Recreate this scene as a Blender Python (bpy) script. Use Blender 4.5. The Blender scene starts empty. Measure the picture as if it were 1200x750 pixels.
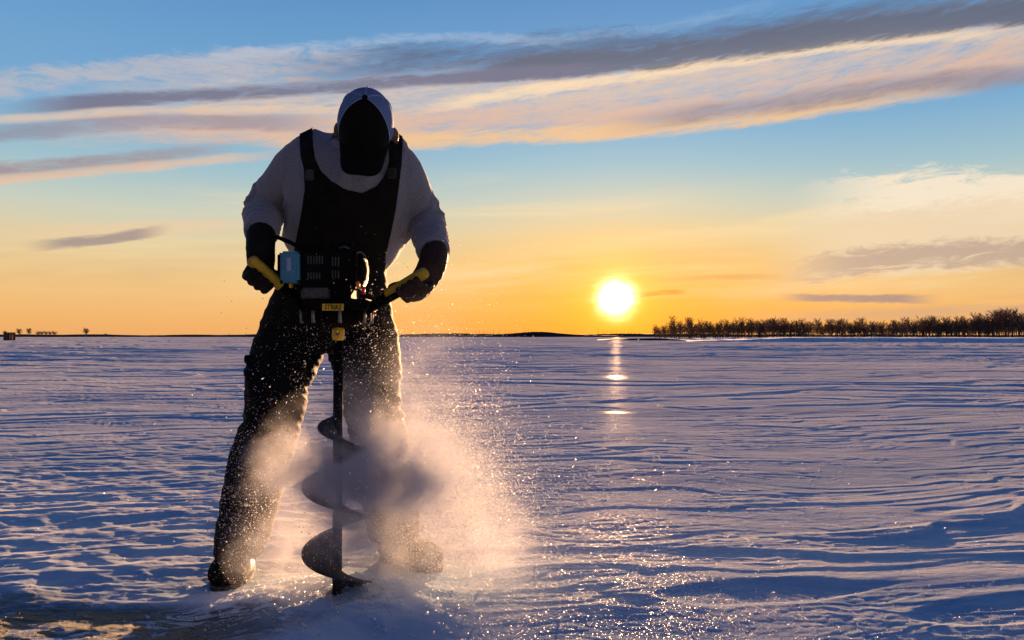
import bpy, bmesh, math, random
import numpy as np
from mathutils import Vector, Matrix, Quaternion
from mathutils.bvhtree import BVHTree
from mathutils.geometry import intersect_point_line
R = math.radians
EXPO = 2.6                     # the photograph is exposed for the shade
random.seed(7)
rng = np.random.default_rng(11)
scene = bpy.context.scene
col = scene.collection

# ------------------------------------------------------------------ camera
CAMH = 0.88
F = 900.0                      # focal length in units of the photo's pixels (1200 wide)
PITCH = math.atan(19 / F)
cam_d = bpy.data.cameras.new('camera'); cam = bpy.data.objects.new('camera', cam_d); col.objects.link(cam)
cam_d.sensor_width = 36; cam_d.lens = 27; cam_d.clip_start = 0.05; cam_d.clip_end = 20000
cam.location = (0, 0, CAMH); cam.rotation_euler = (R(90) + PITCH, 0, 0)
scene.camera = cam

def P(px, py, D):
    """world point seen at photo pixel (px,py) at forward distance D"""
    a = (px - 600) / F; u = (375 - py) / F
    y = math.cos(PITCH) - u * math.sin(PITCH); z = math.sin(PITCH) + u * math.cos(PITCH)
    s = D / y
    return Vector((a * s, D, CAMH + z * s))
def azel(px, py):
    v = P(px, py, 1.0) - Vector((0, 0, CAMH)); v.normalize()
    return math.degrees(math.atan2(v.x, v.y)), math.degrees(math.asin(v.z))
SUN_AZ, SUN_EL = azel(722, 350)
SUN = Vector((math.sin(R(SUN_AZ)) * math.cos(R(SUN_EL)), math.cos(R(SUN_AZ)) * math.cos(R(SUN_EL)), math.sin(R(SUN_EL))))

def lin(r, g, b):
    f = lambda c: (c / 255 / 12.92) if c / 255 <= 0.04045 else ((c / 255 + 0.055) / 1.055) ** 2.4
    return (f(r), f(g), f(b))

# ------------------------------------------------------------------ node expression helper
class E:
    def __init__(s, nt, sock): s.nt = nt; s.s = sock
    def _m(s, op, *o, clamp=False):
        n = s.nt.nodes.new('ShaderNodeMath'); n.operation = op; n.use_clamp = clamp
        for i, a in enumerate((s,) + o):
            if isinstance(a, E): s.nt.links.new(a.s, n.inputs[i])
            else: n.inputs[i].default_value = a
        return E(s.nt, n.outputs[0])
    def __add__(s, o): return s._m('ADD', o)
    __radd__ = __add__
    def __mul__(s, o): return s._m('MULTIPLY', o)
    __rmul__ = __mul__
    def __sub__(s, o): return s._m('SUBTRACT', o)
    def __rsub__(s, o): return (s * -1) + o
    def __truediv__(s, o): return s._m('DIVIDE', o)
    def clamp(s): return s._m('ADD', 0.0, clamp=True)
    def abs(s): return s._m('ABSOLUTE')
    def exp(s): return s._m('EXPONENT')
    def pow(s, o): return s._m('POWER', o)
    def max(s, o): return s._m('MAXIMUM', o)
    def ramp(s, lo, hi, a=0.0, b=1.0):
        n = s.nt.nodes.new('ShaderNodeMapRange'); n.interpolation_type = 'SMOOTHSTEP'
        s.nt.links.new(s.s, n.inputs['Value'])
        n.inputs['From Min'].default_value = lo; n.inputs['From Max'].default_value = hi
        n.inputs['To Min'].default_value = a; n.inputs['To Max'].default_value = b
        return E(s.nt, n.outputs[0])
def xyz(nt, x, y, z):
    n = nt.nodes.new('ShaderNodeCombineXYZ')
    for i, a in enumerate((x, y, z)):
        if isinstance(a, E): nt.links.new(a.s, n.inputs[i])
        else: n.inputs[i].default_value = a
    return n.outputs[0]
def noise(nt, vec, scale=1.0, detail=4.0, rough=0.55, dist=0.0, out='Fac'):
    n = nt.nodes.new('ShaderNodeTexNoise')
    if vec is not None: nt.links.new(vec, n.inputs['Vector'])
    n.inputs['Scale'].default_value = scale; n.inputs['Detail'].default_value = detail
    n.inputs['Roughness'].default_value = rough; n.inputs['Distortion'].default_value = dist
    return E(nt, n.outputs[out]) if out == 'Fac' else n.outputs[out]
def cmix(nt, fac, a, b, mode='MIX'):
    n = nt.nodes.new('ShaderNodeMix'); n.data_type = 'RGBA'; n.blend_type = mode; n.clamp_factor = True
    if isinstance(fac, E): nt.links.new(fac.s, n.inputs[0])
    else: n.inputs[0].default_value = fac
    for k, c in ((6, a), (7, b)):
        if isinstance(c, tuple): n.inputs[k].default_value = (*c, 1) if len(c) == 3 else c
        else: nt.links.new(c, n.inputs[k])
    return n.outputs[2]
def cramp(nt, e, stops):
    n = nt.nodes.new('ShaderNodeValToRGB'); nt.links.new(e.s, n.inputs[0])
    el = n.color_ramp.elements
    while len(el) > 1: el.remove(el[-1])
    el[0].position = stops[0][0]; el[0].color = (*stops[0][1], 1)
    for p, c in stops[1:]:
        x = el.new(p); x.color = (*c, 1)
    return n.outputs[0]

# ------------------------------------------------------------------ sky
def build_world():
    w = bpy.data.worlds.new('World'); scene.world = w; w.use_nodes = True
    nt = w.node_tree; nt.nodes.clear()
    out = nt.nodes.new('ShaderNodeOutputWorld'); bg = nt.nodes.new('ShaderNodeBackground')
    nt.links.new(bg.outputs[0], out.inputs[0]); bg.inputs[1].default_value = 0.1
    sky = nt.nodes.new('ShaderNodeTexSky'); sky.sky_type = 'NISHITA'; sky.sun_disc = False
    sky.sun_elevation = R(SUN_EL); sky.sun_rotation = R(SUN_AZ)
    tc = nt.nodes.new('ShaderNodeTexCoord'); sp = nt.nodes.new('ShaderNodeSeparateXYZ')
    nt.links.new(tc.outputs['Generated'], sp.inputs[0])
    X, Y, Z = (E(nt, sp.outputs[i]) for i in range(3))
    AZ = X._m('ARCTAN2', Y) * 57.29578
    EL = Z._m('ARCSINE') * 57.29578
    dot = X * SUN.x + Y * SUN.y + Z * SUN.z
    TH = dot._m('MINIMUM', 0.9999999)._m('ARCCOSINE') * 57.29578
    e = (EL / 90.0).clamp()
    def st(lst): return [(max(0, el / 90), lin(*c)) for el, c in lst]
    away = cramp(nt, e, st([(0, (238, 172, 104)), (1.5, (241, 182, 112)), (4, (237, 196, 134)), (6.5, (226, 207, 164)), (8.8, (200, 206, 190)),
                            (11.5, (158, 192, 204)), (15, (120, 170, 208)), (19, (110, 161, 206)), (23.5, (92, 146, 197)), (33, (48, 100, 156)), (50, (24, 68, 120)), (90, (14, 54, 104))]))
    near = cramp(nt, e, st([(0, (240, 152, 52)), (2.5, (248, 172, 62)), (5, (243, 188, 104)), (7.5, (232, 203, 146)), (9.8, (204, 207, 186)),
                            (12.3, (160, 195, 206)), (15, (130, 180, 212)), (19, (116, 167, 211)), (23.5, (96, 148, 200)), (33, (52, 104, 160)), (50, (26, 70, 122)), (90, (14, 54, 104))]))
    back = cramp(nt, e, st([(0, (62, 78, 122)), (8, (70, 80, 122)), (20, (42, 72, 122)), (45, (24, 66, 118)), (90, (14, 54, 104))]))
    daz = (AZ - SUN_AZ) / 15.0
    base = cmix(nt, (daz * daz * -1).exp(), away, near)
    base = cmix(nt, Y.ramp(0.75, -0.35), base, back)
    # faint streaky veil that breaks the gradient up
    v = noise(nt, xyz(nt, AZ * 0.035, EL * 0.33 - AZ * 0.012, 3.1), 1, 7, 0.6, 0.6)
    base = cmix(nt, v.ramp(0.44, 0.74) * EL.ramp(1.0, 5.0) * EL.ramp(13, 8) * 0.7, base, lin(250, 220, 170))
    base = cmix(nt, v.ramp(0.50, 0.22) * EL.ramp(0.5, 3) * EL.ramp(9, 5) * 0.42, base, lin(200, 156, 128))
    # aureole round the sun
    def addc(a, fac, c):
        m = nt.nodes.new('ShaderNodeVectorMath'); m.operation = 'SCALE'; m.inputs[0].default_value = c
        nt.links.new(fac.s, m.inputs['Scale'])
        s = nt.nodes.new('ShaderNodeVectorMath'); s.operation = 'ADD'; nt.links.new(a, s.inputs[0]); nt.links.new(m.outputs[0], s.inputs[1])
        return s.outputs[0]
    # ---- cloud bands, each a stretched streak along a great sweep of the sky
    wn = noise(nt, xyz(nt, AZ * 0.06, EL * 0.16, 9.0), 1, 4, 0.6)
    wn2 = noise(nt, xyz(nt, AZ * 0.11 + EL * 0.05, EL * 0.75 - AZ * 0.10, 1.0), 1.0, 9, 0.66, 0.5)
    wn4 = noise(nt, xyz(nt, AZ * 0.42 + EL * 0.2, EL * 2.6 - AZ * 0.34, 6.0), 1.0, 9, 0.72, 0.7)
    wn2 = wn2 * 0.52 + wn4 * 0.50
    wn3 = noise(nt, xyz(nt, AZ * 0.35 + EL * 0.3, EL * 1.3 - AZ * 0.12, 4.0), 1.0, 8, 0.7, 0.8)
    def streak(pts, th, x0, x1, amp, soft=1.0, fade=3.0, nz=None):
        """pts: three photo positions on the centre line; th: half thickness (deg); x0..x1 azimuth extent (px)"""
        A = np.array([azel(*p) for p in pts]); c = np.polyfit(A[:, 0], A[:, 1], len(pts) - 1)
        cen = AZ * float(c[-2]) + float(c[-1])
        if len(pts) == 3: cen = cen + AZ * AZ * float(c[0])
        d = (EL - cen + (wn - 0.5) * (amp * 2.0)) / th
        body = 1.0 - d * d
        nn = ((nz or wn2) - 0.5) * 4.2
        a0 = azel(x0, 394)[0]; a1 = azel(x1, 394)[0]
        ext = AZ.ramp(a0 - fade, a0 + fade) * AZ.ramp(a1 + fade, a1 - fade)
        return ((body + nn) * soft).ramp(-0.15, 1.25) * ext
    c = base
    def layer(c, m, color, op): return cmix(nt, m * op, c, color)
    beige = lin(232, 200, 172); pink = lin(226, 184, 158); grey = lin(112, 116, 142); dark = lin(90, 104, 134); mauve = lin(142, 138, 156); cream = lin(252, 222, 184)
    c = layer(c, streak([(100, 130), (600, 108), (1250, 30)], 2.6, 160, 2200, 0.9, 0.8, 8), beige, 0.8)
    c = layer(c, streak([(100, 150), (600, 142), (1250, 62)], 1.3, 120, 2200, 0.6, 0.9, 6), pink, 0.8)
    c = layer(c, streak([(300, 168), (620, 160), (1200, 88)], 0.7, 330, 1120, 0.35), lin(243, 196, 144), 0.9)
    c = layer(c, streak([(500, 128), (850, 72), (1150, 38)], 0.5, 520, 1160, 0.3), cream, 0.85)
    c = layer(c, streak([(-100, 112), (180, 82), (420, 66)], 0.95, -300, 430, 0.7, 1.0, 5, wn3), lin(190, 186, 192), 0.75)
    c = layer(c, streak([(100, 92), (600, 64), (1250, -8)], 1.35, 380, 2500, 0.8, 0.85, 6), dark, 0.88)
    c = layer(c, streak([(600, 82), (800, 62), (1250, 4)], 0.95, 560, 2500, 0.5, 1.5), lin(98, 106, 126), 0.9)
    c = layer(c, streak([(20, 128), (300, 108), (640, 84)], 0.55, 40, 700, 0.4, 1.2), lin(118, 118, 142), 0.95)
    c = layer(c, streak([(-100, 165), (100, 148), (330, 142)], 0.7, -300, 360, 0.5), mauve, 0.7)
    c = layer(c, streak([(0, 140), (200, 132), (400, 128)], 0.35, -300, 420, 0.4), beige, 0.7)
    c = layer(c, streak([(700, 148), (950, 116), (1250, 82)], 0.8, 760, 2200, 0.5, 0.8, 5), lin(140, 136, 152), 0.88)
    c = layer(c, streak([(-60, 202), (120, 190), (260, 176)], 0.6, -500, 240, 0.4, 0.8), lin(160, 142, 148), 0.9)
    c = layer(c, streak([(-60, 216), (120, 200), (300, 184)], 0.4, -500, 300, 0.3), lin(232, 192, 162), 0.7)
    c = layer(c, streak([(20, 274), (120, 272), (290, 262)], 0.6, 10, 290, 0.4), lin(236, 204, 164), 0.65)
    c = layer(c, streak([(40, 288), (120, 280), (190, 270)], 0.42, 50, 180, 0.3, 1.2, 1.5), lin(160, 142, 140), 0.85)
    c = layer(c, streak([(900, 250), (1060, 228), (1250, 238)], 1.7, 985, 1800, 0.5, 1.5, 4, wn3), lin(248, 230, 204), 0.9)
    c = layer(c, streak([(900, 310), (1060, 285), (1250, 268)], 2.5, 950, 1700, 0.5, 1.5, 4), lin(238, 212, 178), 0.85)
    c = layer(c, streak([(900, 325), (1080, 300), (1250, 296)], 1.1, 950, 1600, 0.4, 1.2, 4, wn3), lin(184, 158, 144), 0.8)
    c = layer(c, streak([(880, 348), (1000, 350), (1120, 352)], 0.34, 930, 1080, 0.15, 1.5, 1.6), lin(158, 136, 136), 0.85)
    c = layer(c, streak([(880, 372), (1050, 368), (1250, 362)], 0.5, 900, 1600, 0.25, 1.0, 4), lin(200, 164, 134), 0.6)
    c = layer(c, streak([(745, 346), (770, 343), (800, 342)], 0.22, 750, 800, 0.15, 1.5, 0.6), lin(214, 140, 52), 0.8)
    c = layer(c, streak([(850, 325), (930, 326), (1000, 330)], 0.25, 780, 900, 0.2, 1.2, 2), lin(214, 160, 96), 0.6)
    c = layer(c, streak([(300, 62), (450, 46), (640, 48)], 0.4, 220, 640, 0.5, 0.9, 3, wn3), lin(186, 196, 214), 0.4)
    c = layer(c, streak([(700, 40), (850, 14), (950, -10)], 0.4, 600, 900, 0.5, 0.8, 3, wn3), lin(160, 186, 215), 0.35)
    jag = (wn3 - 0.5) * 0.9
    c = addc(c, (TH * -0.17).exp(), (0.16, 0.045, 0.0))
    c = addc(c, ((TH + jag * .5) * -0.8).exp() , (1.3, 0.62, 0.0))
    g_ = (TH + jag) / 0.90
    c = addc(c, (g_ * g_ * -1).exp(), (10.0, 8.8, 5.0))
    m = nt.nodes.new('ShaderNodeVectorMath'); m.operation = 'SCALE'; nt.links.new(c, m.inputs[0]); m.inputs['Scale'].default_value = 9.9 / 2 ** EXPO
    sk = nt.nodes.new('ShaderNodeVectorMath'); sk.operation = 'SCALE'; nt.links.new(sky.outputs[0], sk.inputs[0]); sk.inputs['Scale'].default_value = 0.06 / 2 ** EXPO
    ad = nt.nodes.new('ShaderNodeVectorMath'); ad.operation = 'ADD'; nt.links.new(m.outputs[0], ad.inputs[0]); nt.links.new(sk.outputs[0], ad.inputs[1])
    nt.links.new(ad.outputs[0], bg.inputs[0])
    w.cycles.sampling_method = 'MANUAL'; w.cycles.sample_map_resolution = 1024
build_world()
sd = bpy.data.lights.new('sun', 'SUN'); sd.energy = 5.0; sd.angle = R(0.5); sd.color = (1.0, 0.54, 0.25)
so = bpy.data.objects.new('sun', sd); col.objects.link(so)
so.rotation_euler = SUN.to_track_quat('Z', 'Y').to_euler()
vs = scene.view_settings; vs.view_transform = 'Standard'; vs.look = 'None'; vs.gamma = 1; vs.exposure = EXPO; vs.use_curve_mapping = False
scene.cycles.volume_bounces = 3; scene.cycles.max_bounces = 6; scene.cycles.use_denoising = True
scene.cycles.volume_step_rate = 0.3; scene.cycles.volume_max_steps = 256
scene.cycles.transparent_max_bounces = 12

# ------------------------------------------------------------------ numeric noise
_perm = rng.permutation(4096).astype(np.int64)
_gr = rng.random(4096) * 2 * np.pi
_gx, _gy = np.cos(_gr), np.sin(_gr)
def pn(x, y, seed=0):
    xi = np.floor(x).astype(np.int64); yi = np.floor(y).astype(np.int64)
    xf = x - xi; yf = y - yi
    u = xf * xf * xf * (xf * (xf * 6 - 15) + 10); v = yf * yf * yf * (yf * (yf * 6 - 15) + 10)
    def g(ix, iy, dx, dy):
        h = _perm[(_perm[(ix + seed * 57) & 4095] + iy) & 4095]
        return _gx[h] * dx + _gy[h] * dy
    a = g(xi, yi, xf, yf); b = g(xi + 1, yi, xf - 1, yf); c = g(xi, yi + 1, xf, yf - 1); d = g(xi + 1, yi + 1, xf - 1, yf - 1)
    return ((a + u * (b - a)) * (1 - v) + (c + u * (d - c)) * v) * 1.5
def sstep(x, a, b):
    t = np.clip((x - a) / (b - a), 0, 1); return t * t * (3 - 2 * t)

# ------------------------------------------------------------------ object helpers
def tag(o, label=None, cat=None, group=None, kind=None):
    if label: o['label'] = label
    if cat: o['category'] = cat
    if group: o['group'] = group
    if kind: o['kind'] = kind
    return o
def link(name, me, mat=None, parent=None, smooth=True):
    o = bpy.data.objects.new(name, me); col.objects.link(o)
    if mat is not None: me.materials.append(mat)
    if parent is not None: o.parent = parent
    if smooth and len(me.polygons): me.polygons.foreach_set('use_smooth', [True] * len(me.polygons))
    return o
def mesh_from(name, verts, faces):
    me = bpy.data.meshes.new(name); me.from_pydata([tuple(v) for v in verts], [], faces); me.update(); return me
def fast_mesh(name, V, Q):
    """V (n,3) floats, Q (m,k) ints"""
    me = bpy.data.meshes.new(name); k = Q.shape[1]
    me.vertices.add(len(V)); me.vertices.foreach_set('co', V.astype(np.float32).ravel())
    me.loops.add(Q.size); me.loops.foreach_set('vertex_index', Q.astype(np.int32).ravel())
    me.polygons.add(len(Q)); me.polygons.foreach_set('loop_start', np.arange(0, Q.size, k, dtype=np.int32))
    me.polygons.foreach_set('loop_total', np.full(len(Q), k, dtype=np.int32))
    me.update(calc_edges=True); return me

def mat(name, base=(0.5, 0.5, 0.5), rough=0.6, metal=0.0, spec=0.5, nscale=0, namp=0.15, bump=0, bscale=40, sheen=0):
    m = bpy.data.materials.new(name); m.use_nodes = True; nt = m.node_tree; b = nt.nodes['Principled BSDF']
    b.inputs['Base Color'].default_value = (*base, 1); b.inputs['Roughness'].default_value = rough
    b.inputs['Metallic'].default_value = metal; b.inputs['Specular IOR Level'].default_value = spec
    if sheen: b.inputs['Sheen Weight'].default_value = sheen; b.inputs['Sheen Roughness'].default_value = 0.5
    tc = nt.nodes.new('ShaderNodeTexCoord')
    if nscale:
        f = noise(nt, tc.outputs['Object'], nscale, 5, 0.6)
        d = tuple(c * (1 - namp) for c in base); l = tuple(min(1, c * (1 + namp)) for c in base)
        nt.links.new(cmix(nt, f.ramp(0.3, 0.7), d, l), b.inputs['Base Color'])
    if bump:
        f = noise(nt, tc.outputs['Object'], bscale, 5, 0.6)
        n = nt.nodes.new('ShaderNodeBump'); n.inputs['Strength'].default_value = 1; n.inputs['Distance'].default_value = bump
        nt.links.new(f.s, n.inputs['Height']); nt.links.new(n.outputs[0], b.inputs['Normal'])
    return m
# ------------------------------------------------------------------ the frozen lake
AUG = Vector((P(395, 690, 2.50).x, 2.50, 0))       # where the auger enters the ice
def height(x, y):
    d = np.sqrt(x * x + y * y)
    def fade(lam): return 1 - sstep(d, lam * 45, lam * 110)
    # long wind ridges, wandering
    wx = pn(x * 0.22, y * 0.35, 1) * 1.1 + pn(x * 1.1, y * 1.6, 21) * 0.22; wy = pn(x * 0.3, y * 0.3, 2) * 0.5 + pn(x * 1.3, y * 1.5, 22) * 0.10
    X, Y = x + wx, y + wy
    Yr = Y - 0.16 * X
    h = 0.016 * pn(X * 0.07, Yr * 0.18, 3) * fade(8) + 0.03 * pn(X * 0.025, Yr * 0.055, 4)
    far = sstep(d, 12, 45)
    h += far * (0.05 * (1 - 2 * np.abs(pn(x * 0.05, y * 0.14, 5))) + 0.04 * pn(x * 0.16, y * 0.45, 15)) * fade(2.5)
    h += sstep(d, 30, 110) * 0.26 * pn(x * 0.012, y * 0.045, 16)
    # sastrugi: thin wind-laid plates, each climbing gently towards the camera and ending in a sharp undercut lip
    def plates(a_, k, ax, ay, s1, s2):
        n = -Yr * a_ + (pn(X * ax, Yr * ay, s1) + 0.5 * pn(X * ax * 2.9, Yr * ay * 2.3, s2)) * k
        fr = n - np.floor(n)
        return np.where(fr < 0.90, fr / 0.90, 1 - sstep(fr, 0.90, 1.0))
    p1 = sstep(pn(x * 0.35, y * 0.45, 8), -0.25, 0.35); p2 = sstep(pn(x * 0.6, y * 0.9, 18), -0.25, 0.3); p3 = sstep(pn(x * 1.1, y * 1.7, 19), -0.2, 0.35)
    h += 0.060 * plates(0.10, 1.3, 0.035, 0.10, 27, 28) * sstep(d, 20, 70) * (0.5 + sstep(pn(x * 0.02, y * 0.03, 35), -0.3, 0.3))
    h += 0.022 * plates(0.33, 1.4, 0.12, 0.33, 29, 36) * sstep(d, 6, 20) * fade(4) * (0.45 + sstep(pn(x * 0.07, y * 0.11, 37), -0.3, 0.3))
    h += 0.0095 * plates(0.62, 1.6, 0.25, 0.8, 38, 39) * sstep(d, 3.5, 9) * fade(2) * (0.2 + sstep(pn(x * 0.15, y * 0.22, 41), -0.3, 0.3))
    h += 0.0050 * plates(1.3, 0.95, 0.30, 1.5, 6, 7) * (0.12 + p1) * fade(1.0)
    h += 0.0032 * plates(3.0, 1.0, 0.75, 3.4, 23, 24) * (0.22 + p2) * fade(0.45)
    h += 0.0018 * plates(7.5, 1.1, 1.9, 8.5, 25, 26) * (0.30 + p3) * fade(0.22)
    h += 0.0016 * pn(X * 1.5, Yr * 4.0, 9) * fade(0.6)
    h += 0.0010 * pn(X * 4, Yr * 11, 10) * fade(0.3) * (0.4 + p2)
    crust_ = (0.7 + 1.6 * p3 * (1 - p1 * .5))
    h += 0.0006 * pn(X * 11, Yr * 30, 11) * fade(0.13) * crust_
    h += 0.0005 * pn(x * 26, y * 56, 12) * fade(0.07) * crust_
    h += 0.0004 * pn(x * 60, y * 100, 13) * fade(0.04) * crust_
    lf = 1 - sstep(x, -0.9, 0.2)                     # rougher scoured hollows on the near left
    h += lf * (1 - sstep(d, 4, 9)) * (0.0055 * (1 - 2 * np.abs(pn(x * 1.3 + .4 * pn(x * 2, y * 2, 33), y * 2.1, 32))) + 0.0045 * (1 - 2 * np.abs(pn(x * 3.6, y * 5.2, 34))) + 0.003 * pn(x * 9, y * 13, 42) + 0.0012 * pn(x * 25, y * 33, 43))
    # a drift edge running away to the right
    le = (y - (3.33 + 0.55 * (x - 1.65) + 0.16 * pn(x * 1.9, x * 0 + 0.3, 17) + 0.05 * pn(x * 6.7, y * 1.0, 18)))
    h += 0.012 * sstep(le, -0.015, 0.03) * (1 - sstep(le, 0.15, 1.2)) * sstep(x, 1.3, 1.9) * (1 - sstep(x, 3, 4.5))
    # low shallow drift right of the camera with the blue undercut edge
    # the pile thrown up round the hole, and the trampled flat around the boots
    rd = np.sqrt(((x - AUG.x) / 1.2) ** 2 + (y - AUG.y) ** 2)
    tr = 1 - sstep(rd, 0.3, 0.8)
    h = h * (1 - 0.6 * tr)
    h += 0.048 * np.exp(-(np.clip(rd - 0.15, 0, 9) / 0.16) ** 2) * (1 + 0.25 * pn(x * 14, y * 14, 20))
    # scoured bare ice in the near left corner: thin and flat
    m = icemask(x, y)
    h = h * (1 - 0.3 * m) - 0.006 * m
    return h
def icemask(x, y):
    n = pn(x * 1.3, y * 2.5, 30) * 0.5 + pn(x * 4, y * 8, 31) * 0.22
    a = (y + 0.12 * (x + 1.4)) + n * 0.25
    return (1 - sstep(a, 2.45, 2.66)) * (1 - sstep(x + n * 0.5, -0.98, -0.62))
def build_ground():
    rad = [0.35, 0.6, 0.85, 1.05, 1.2]
    while rad[-1] < 9000: rad.append(rad[-1] * (1.0032 if rad[-1] < 8 else 1.0055 if rad[-1] < 60 else 1.02))
    rad = np.array(rad)
    fine = np.radians(np.linspace(-42, 42, 1150))
    mid = np.radians(np.linspace(42, 80, 70)[1:]); rest = np.radians(np.linspace(80, 280, 60)[1:-1])
    th = np.concatenate([fine, mid, rest, np.radians(np.linspace(280, 318, 70)[:-1])])
    n, m = len(rad), len(th)
    RR, TT = np.meshgrid(rad, th, indexing='ij')
    x = (RR * np.sin(TT)).ravel(); y = (RR * np.cos(TT)).ravel()
    z = height(x, y)
    V = np.stack([x, y, z], 1); V = np.vstack([V, [[0, 0, 0]]])
    i = np.arange(n - 1)[:, None] * m; j = np.arange(m)[None, :]; j2 = (j + 1) % m
    Q = np.stack([i + j, i + j2, i + m + j2, i + m + j], -1).reshape(-1, 4)
    me = fast_mesh('snow_field', V, Q[:, ::-1])
    # mask attribute: bare ice (where the wind has scoured the cover off)
    a = me.attributes.new('bare_ice', 'FLOAT', 'POINT')
    ii = icemask(x, y)
    a.data.foreach_set('value', np.append(ii, 0).astype(np.float32))
    # slick patches polished by wind
    s = np.zeros_like(x)
    for (cx, cy, rx, ry, st) in ((2.2, 16.3, 0.42, 1.0, 1.0), (1.2, 8.75, 0.24, 0.34, 1.0), (3.3, 24, .7, 1.2, 0.5), (1.0, 7.6, .3, .12, .5), (-3.5, 14, 1.8, .9, .4), (6.5, 12, 1.5, .7, .3)):
        q = ((x - cx) / rx) ** 2 + ((y - cy) / ry) ** 2 + pn(x * 1.2, y * 3.5, 40) * 1.6
        s = np.maximum(s, st * (1 - sstep(q, 0.3, 1.2)))
    b = me.attributes.new('slick', 'FLOAT', 'POINT'); b.data.foreach_set('value', np.append(s, 0).astype(np.float32))
    m_ = bpy.data.materials.new('wind_packed_snow'); m_.use_nodes = True; nt = m_.node_tree; bs = nt.nodes['Principled BSDF']
    tc = nt.nodes.new('ShaderNodeTexCoord'); sp = nt.nodes.new('ShaderNodeSeparateXYZ'); nt.links.new(tc.outputs['Object'], sp.inputs[0])
    Xo, Yo, Zo = (E(nt, sp.outputs[k]) for k in range(3))
    at = nt.nodes.new('ShaderNodeAttribute'); at.attribute_name = 'bare_ice'; ice = E(nt, at.outputs['Fac'])
    at2 = nt.nodes.new('ShaderNodeAttribute'); at2.attribute_name = 'slick'; slick = E(nt, at2.outputs['Fac'])
    va = xyz(nt, Xo * 1.0, Yo * 2.4, Zo)
    crust = noise(nt, va, 1.6, 9, 0.62, 0.7)
    veins = noise(nt, va, 5.5, 9, 0.72, 1.6)
    icem = (ice * (veins + crust * 0.6).ramp(0.86, 0.78)).clamp()
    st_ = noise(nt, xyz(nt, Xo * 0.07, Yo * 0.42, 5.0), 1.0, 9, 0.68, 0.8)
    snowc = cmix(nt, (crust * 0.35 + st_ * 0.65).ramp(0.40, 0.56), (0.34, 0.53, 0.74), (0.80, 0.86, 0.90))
    icec = cmix(nt, veins.ramp(0.35, 0.6), (0.010, 0.014, 0.016), (0.05, 0.06, 0.06))
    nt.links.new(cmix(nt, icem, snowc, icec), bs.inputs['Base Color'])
    crn = noise(nt, xyz(nt, Xo * 0.5, Yo * 1.6, 0.0), 0.9, 6, 0.6, 0.5)
    glz = noise(nt, xyz(nt, Xo * 0.05, Yo * 0.30, 2.0), 1.0, 7, 0.65, 0.6)
    glaze = (glz * 0.6 + crn * 0.4).ramp(0.44, 0.60)
    rough = glaze * -0.22 + 0.72
    rough = rough * (1 - (slick * 0.68).clamp()) * (1 - icem * 0.35)
    nt.links.new(rough.s, bs.inputs['Roughness'])
    bs.inputs['IOR'].default_value = 1.36
    # grain, and flat crystal facets that catch the sun
    g1 = noise(nt, xyz(nt, Xo, Yo * 1.8, Zo), 22, 7, 0.7)
    g2 = noise(nt, tc.outputs['Object'], 260, 3, 0.6)
    g0 = noise(nt, xyz(nt, Xo, Yo * 3.0, 0.0), 5, 6, 0.62, 0.4)
    hgt = icem * veins * 0.02 + g0 * 0.0050 + g1 * 0.0048 + g2 * 0.0016
    bp = nt.nodes.new('ShaderNodeBump'); bp.inputs['Distance'].default_value = 1.0
    nt.links.new((1 - slick * 0.75).s, bp.inputs['Strength']); nt.links.new(hgt.s, bp.inputs['Height'])
    nt.links.new(bp.outputs[0], bs.inputs['Normal'])
    vo = nt.nodes.new('ShaderNodeTexVoronoi'); vo.inputs['Scale'].default_value = 380; nt.links.new(tc.outputs['Object'], vo.inputs['Vector'])
    va1 = nt.nodes.new('ShaderNodeVectorMath'); va1.operation = 'SUBTRACT'; nt.links.new(vo.outputs['Color'], va1.inputs[0]); va1.inputs[1].default_value = (0.5, 0.5, 0.5)
    va2 = nt.nodes.new('ShaderNodeVectorMath'); va2.operation = 'SCALE'; nt.links.new(va1.outputs[0], va2.inputs[0]); va2.inputs['Scale'].default_value = 2.6
    va3 = nt.nodes.new('ShaderNodeVectorMath'); va3.operation = 'ADD'; nt.links.new(va2.outputs[0], va3.inputs[0]); nt.links.new(bp.outputs[0], va3.inputs[1])
    va4 = nt.nodes.new('ShaderNodeVectorMath'); va4.operation = 'NORMALIZE'; nt.links.new(va3.outputs[0], va4.inputs[0])
    gl = nt.nodes.new('ShaderNodeBsdfGlossy'); gl.inputs['Roughness'].default_value = 0.16; nt.links.new(va4.outputs[0], gl.inputs['Normal'])
    vs_ = nt.nodes.new('ShaderNodeSeparateColor'); nt.links.new(vo.outputs['Color'], vs_.inputs[0])
    dx = (Xo - 0.35) / 1.7; dy = (Yo - 2.7) / 1.0
    strewn = (dx * dx + dy * dy).ramp(1.6, 0.1)      # ice chips strewn round the hole and downwind of it
    pick = E(nt, vs_.outputs[2]).ramp(0.80, 0.86) * (strewn * 0.007 + 0.0007)
    df = nt.nodes.new('ShaderNodeBsdfDiffuse'); df.inputs['Roughness'].default_value = 0.6
    nt.links.new(bs.inputs['Base Color'].links[0].from_socket, df.inputs['Color']); nt.links.new(bp.outputs[0], df.inputs['Normal'])
    shn = nt.nodes.new('ShaderNodeBsdfSheen'); shn.inputs['Color'].default_value = (1, 0.97, 0.93, 1); shn.inputs['Roughness'].default_value = 0.6
    nt.links.new(bp.outputs[0], shn.inputs['Normal'])
    dm = nt.nodes.new('ShaderNodeMixShader'); dm.inputs[0].default_value = 0.07; nt.links.new(df.outputs[0], dm.inputs[1]); nt.links.new(shn.outputs[0], dm.inputs[2]); df = dm
    m0 = nt.nodes.new('ShaderNodeMixShader'); wgt = (slick * 0.0022 + icem).clamp(); nt.links.new(wgt.s, m0.inputs[0])
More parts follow.
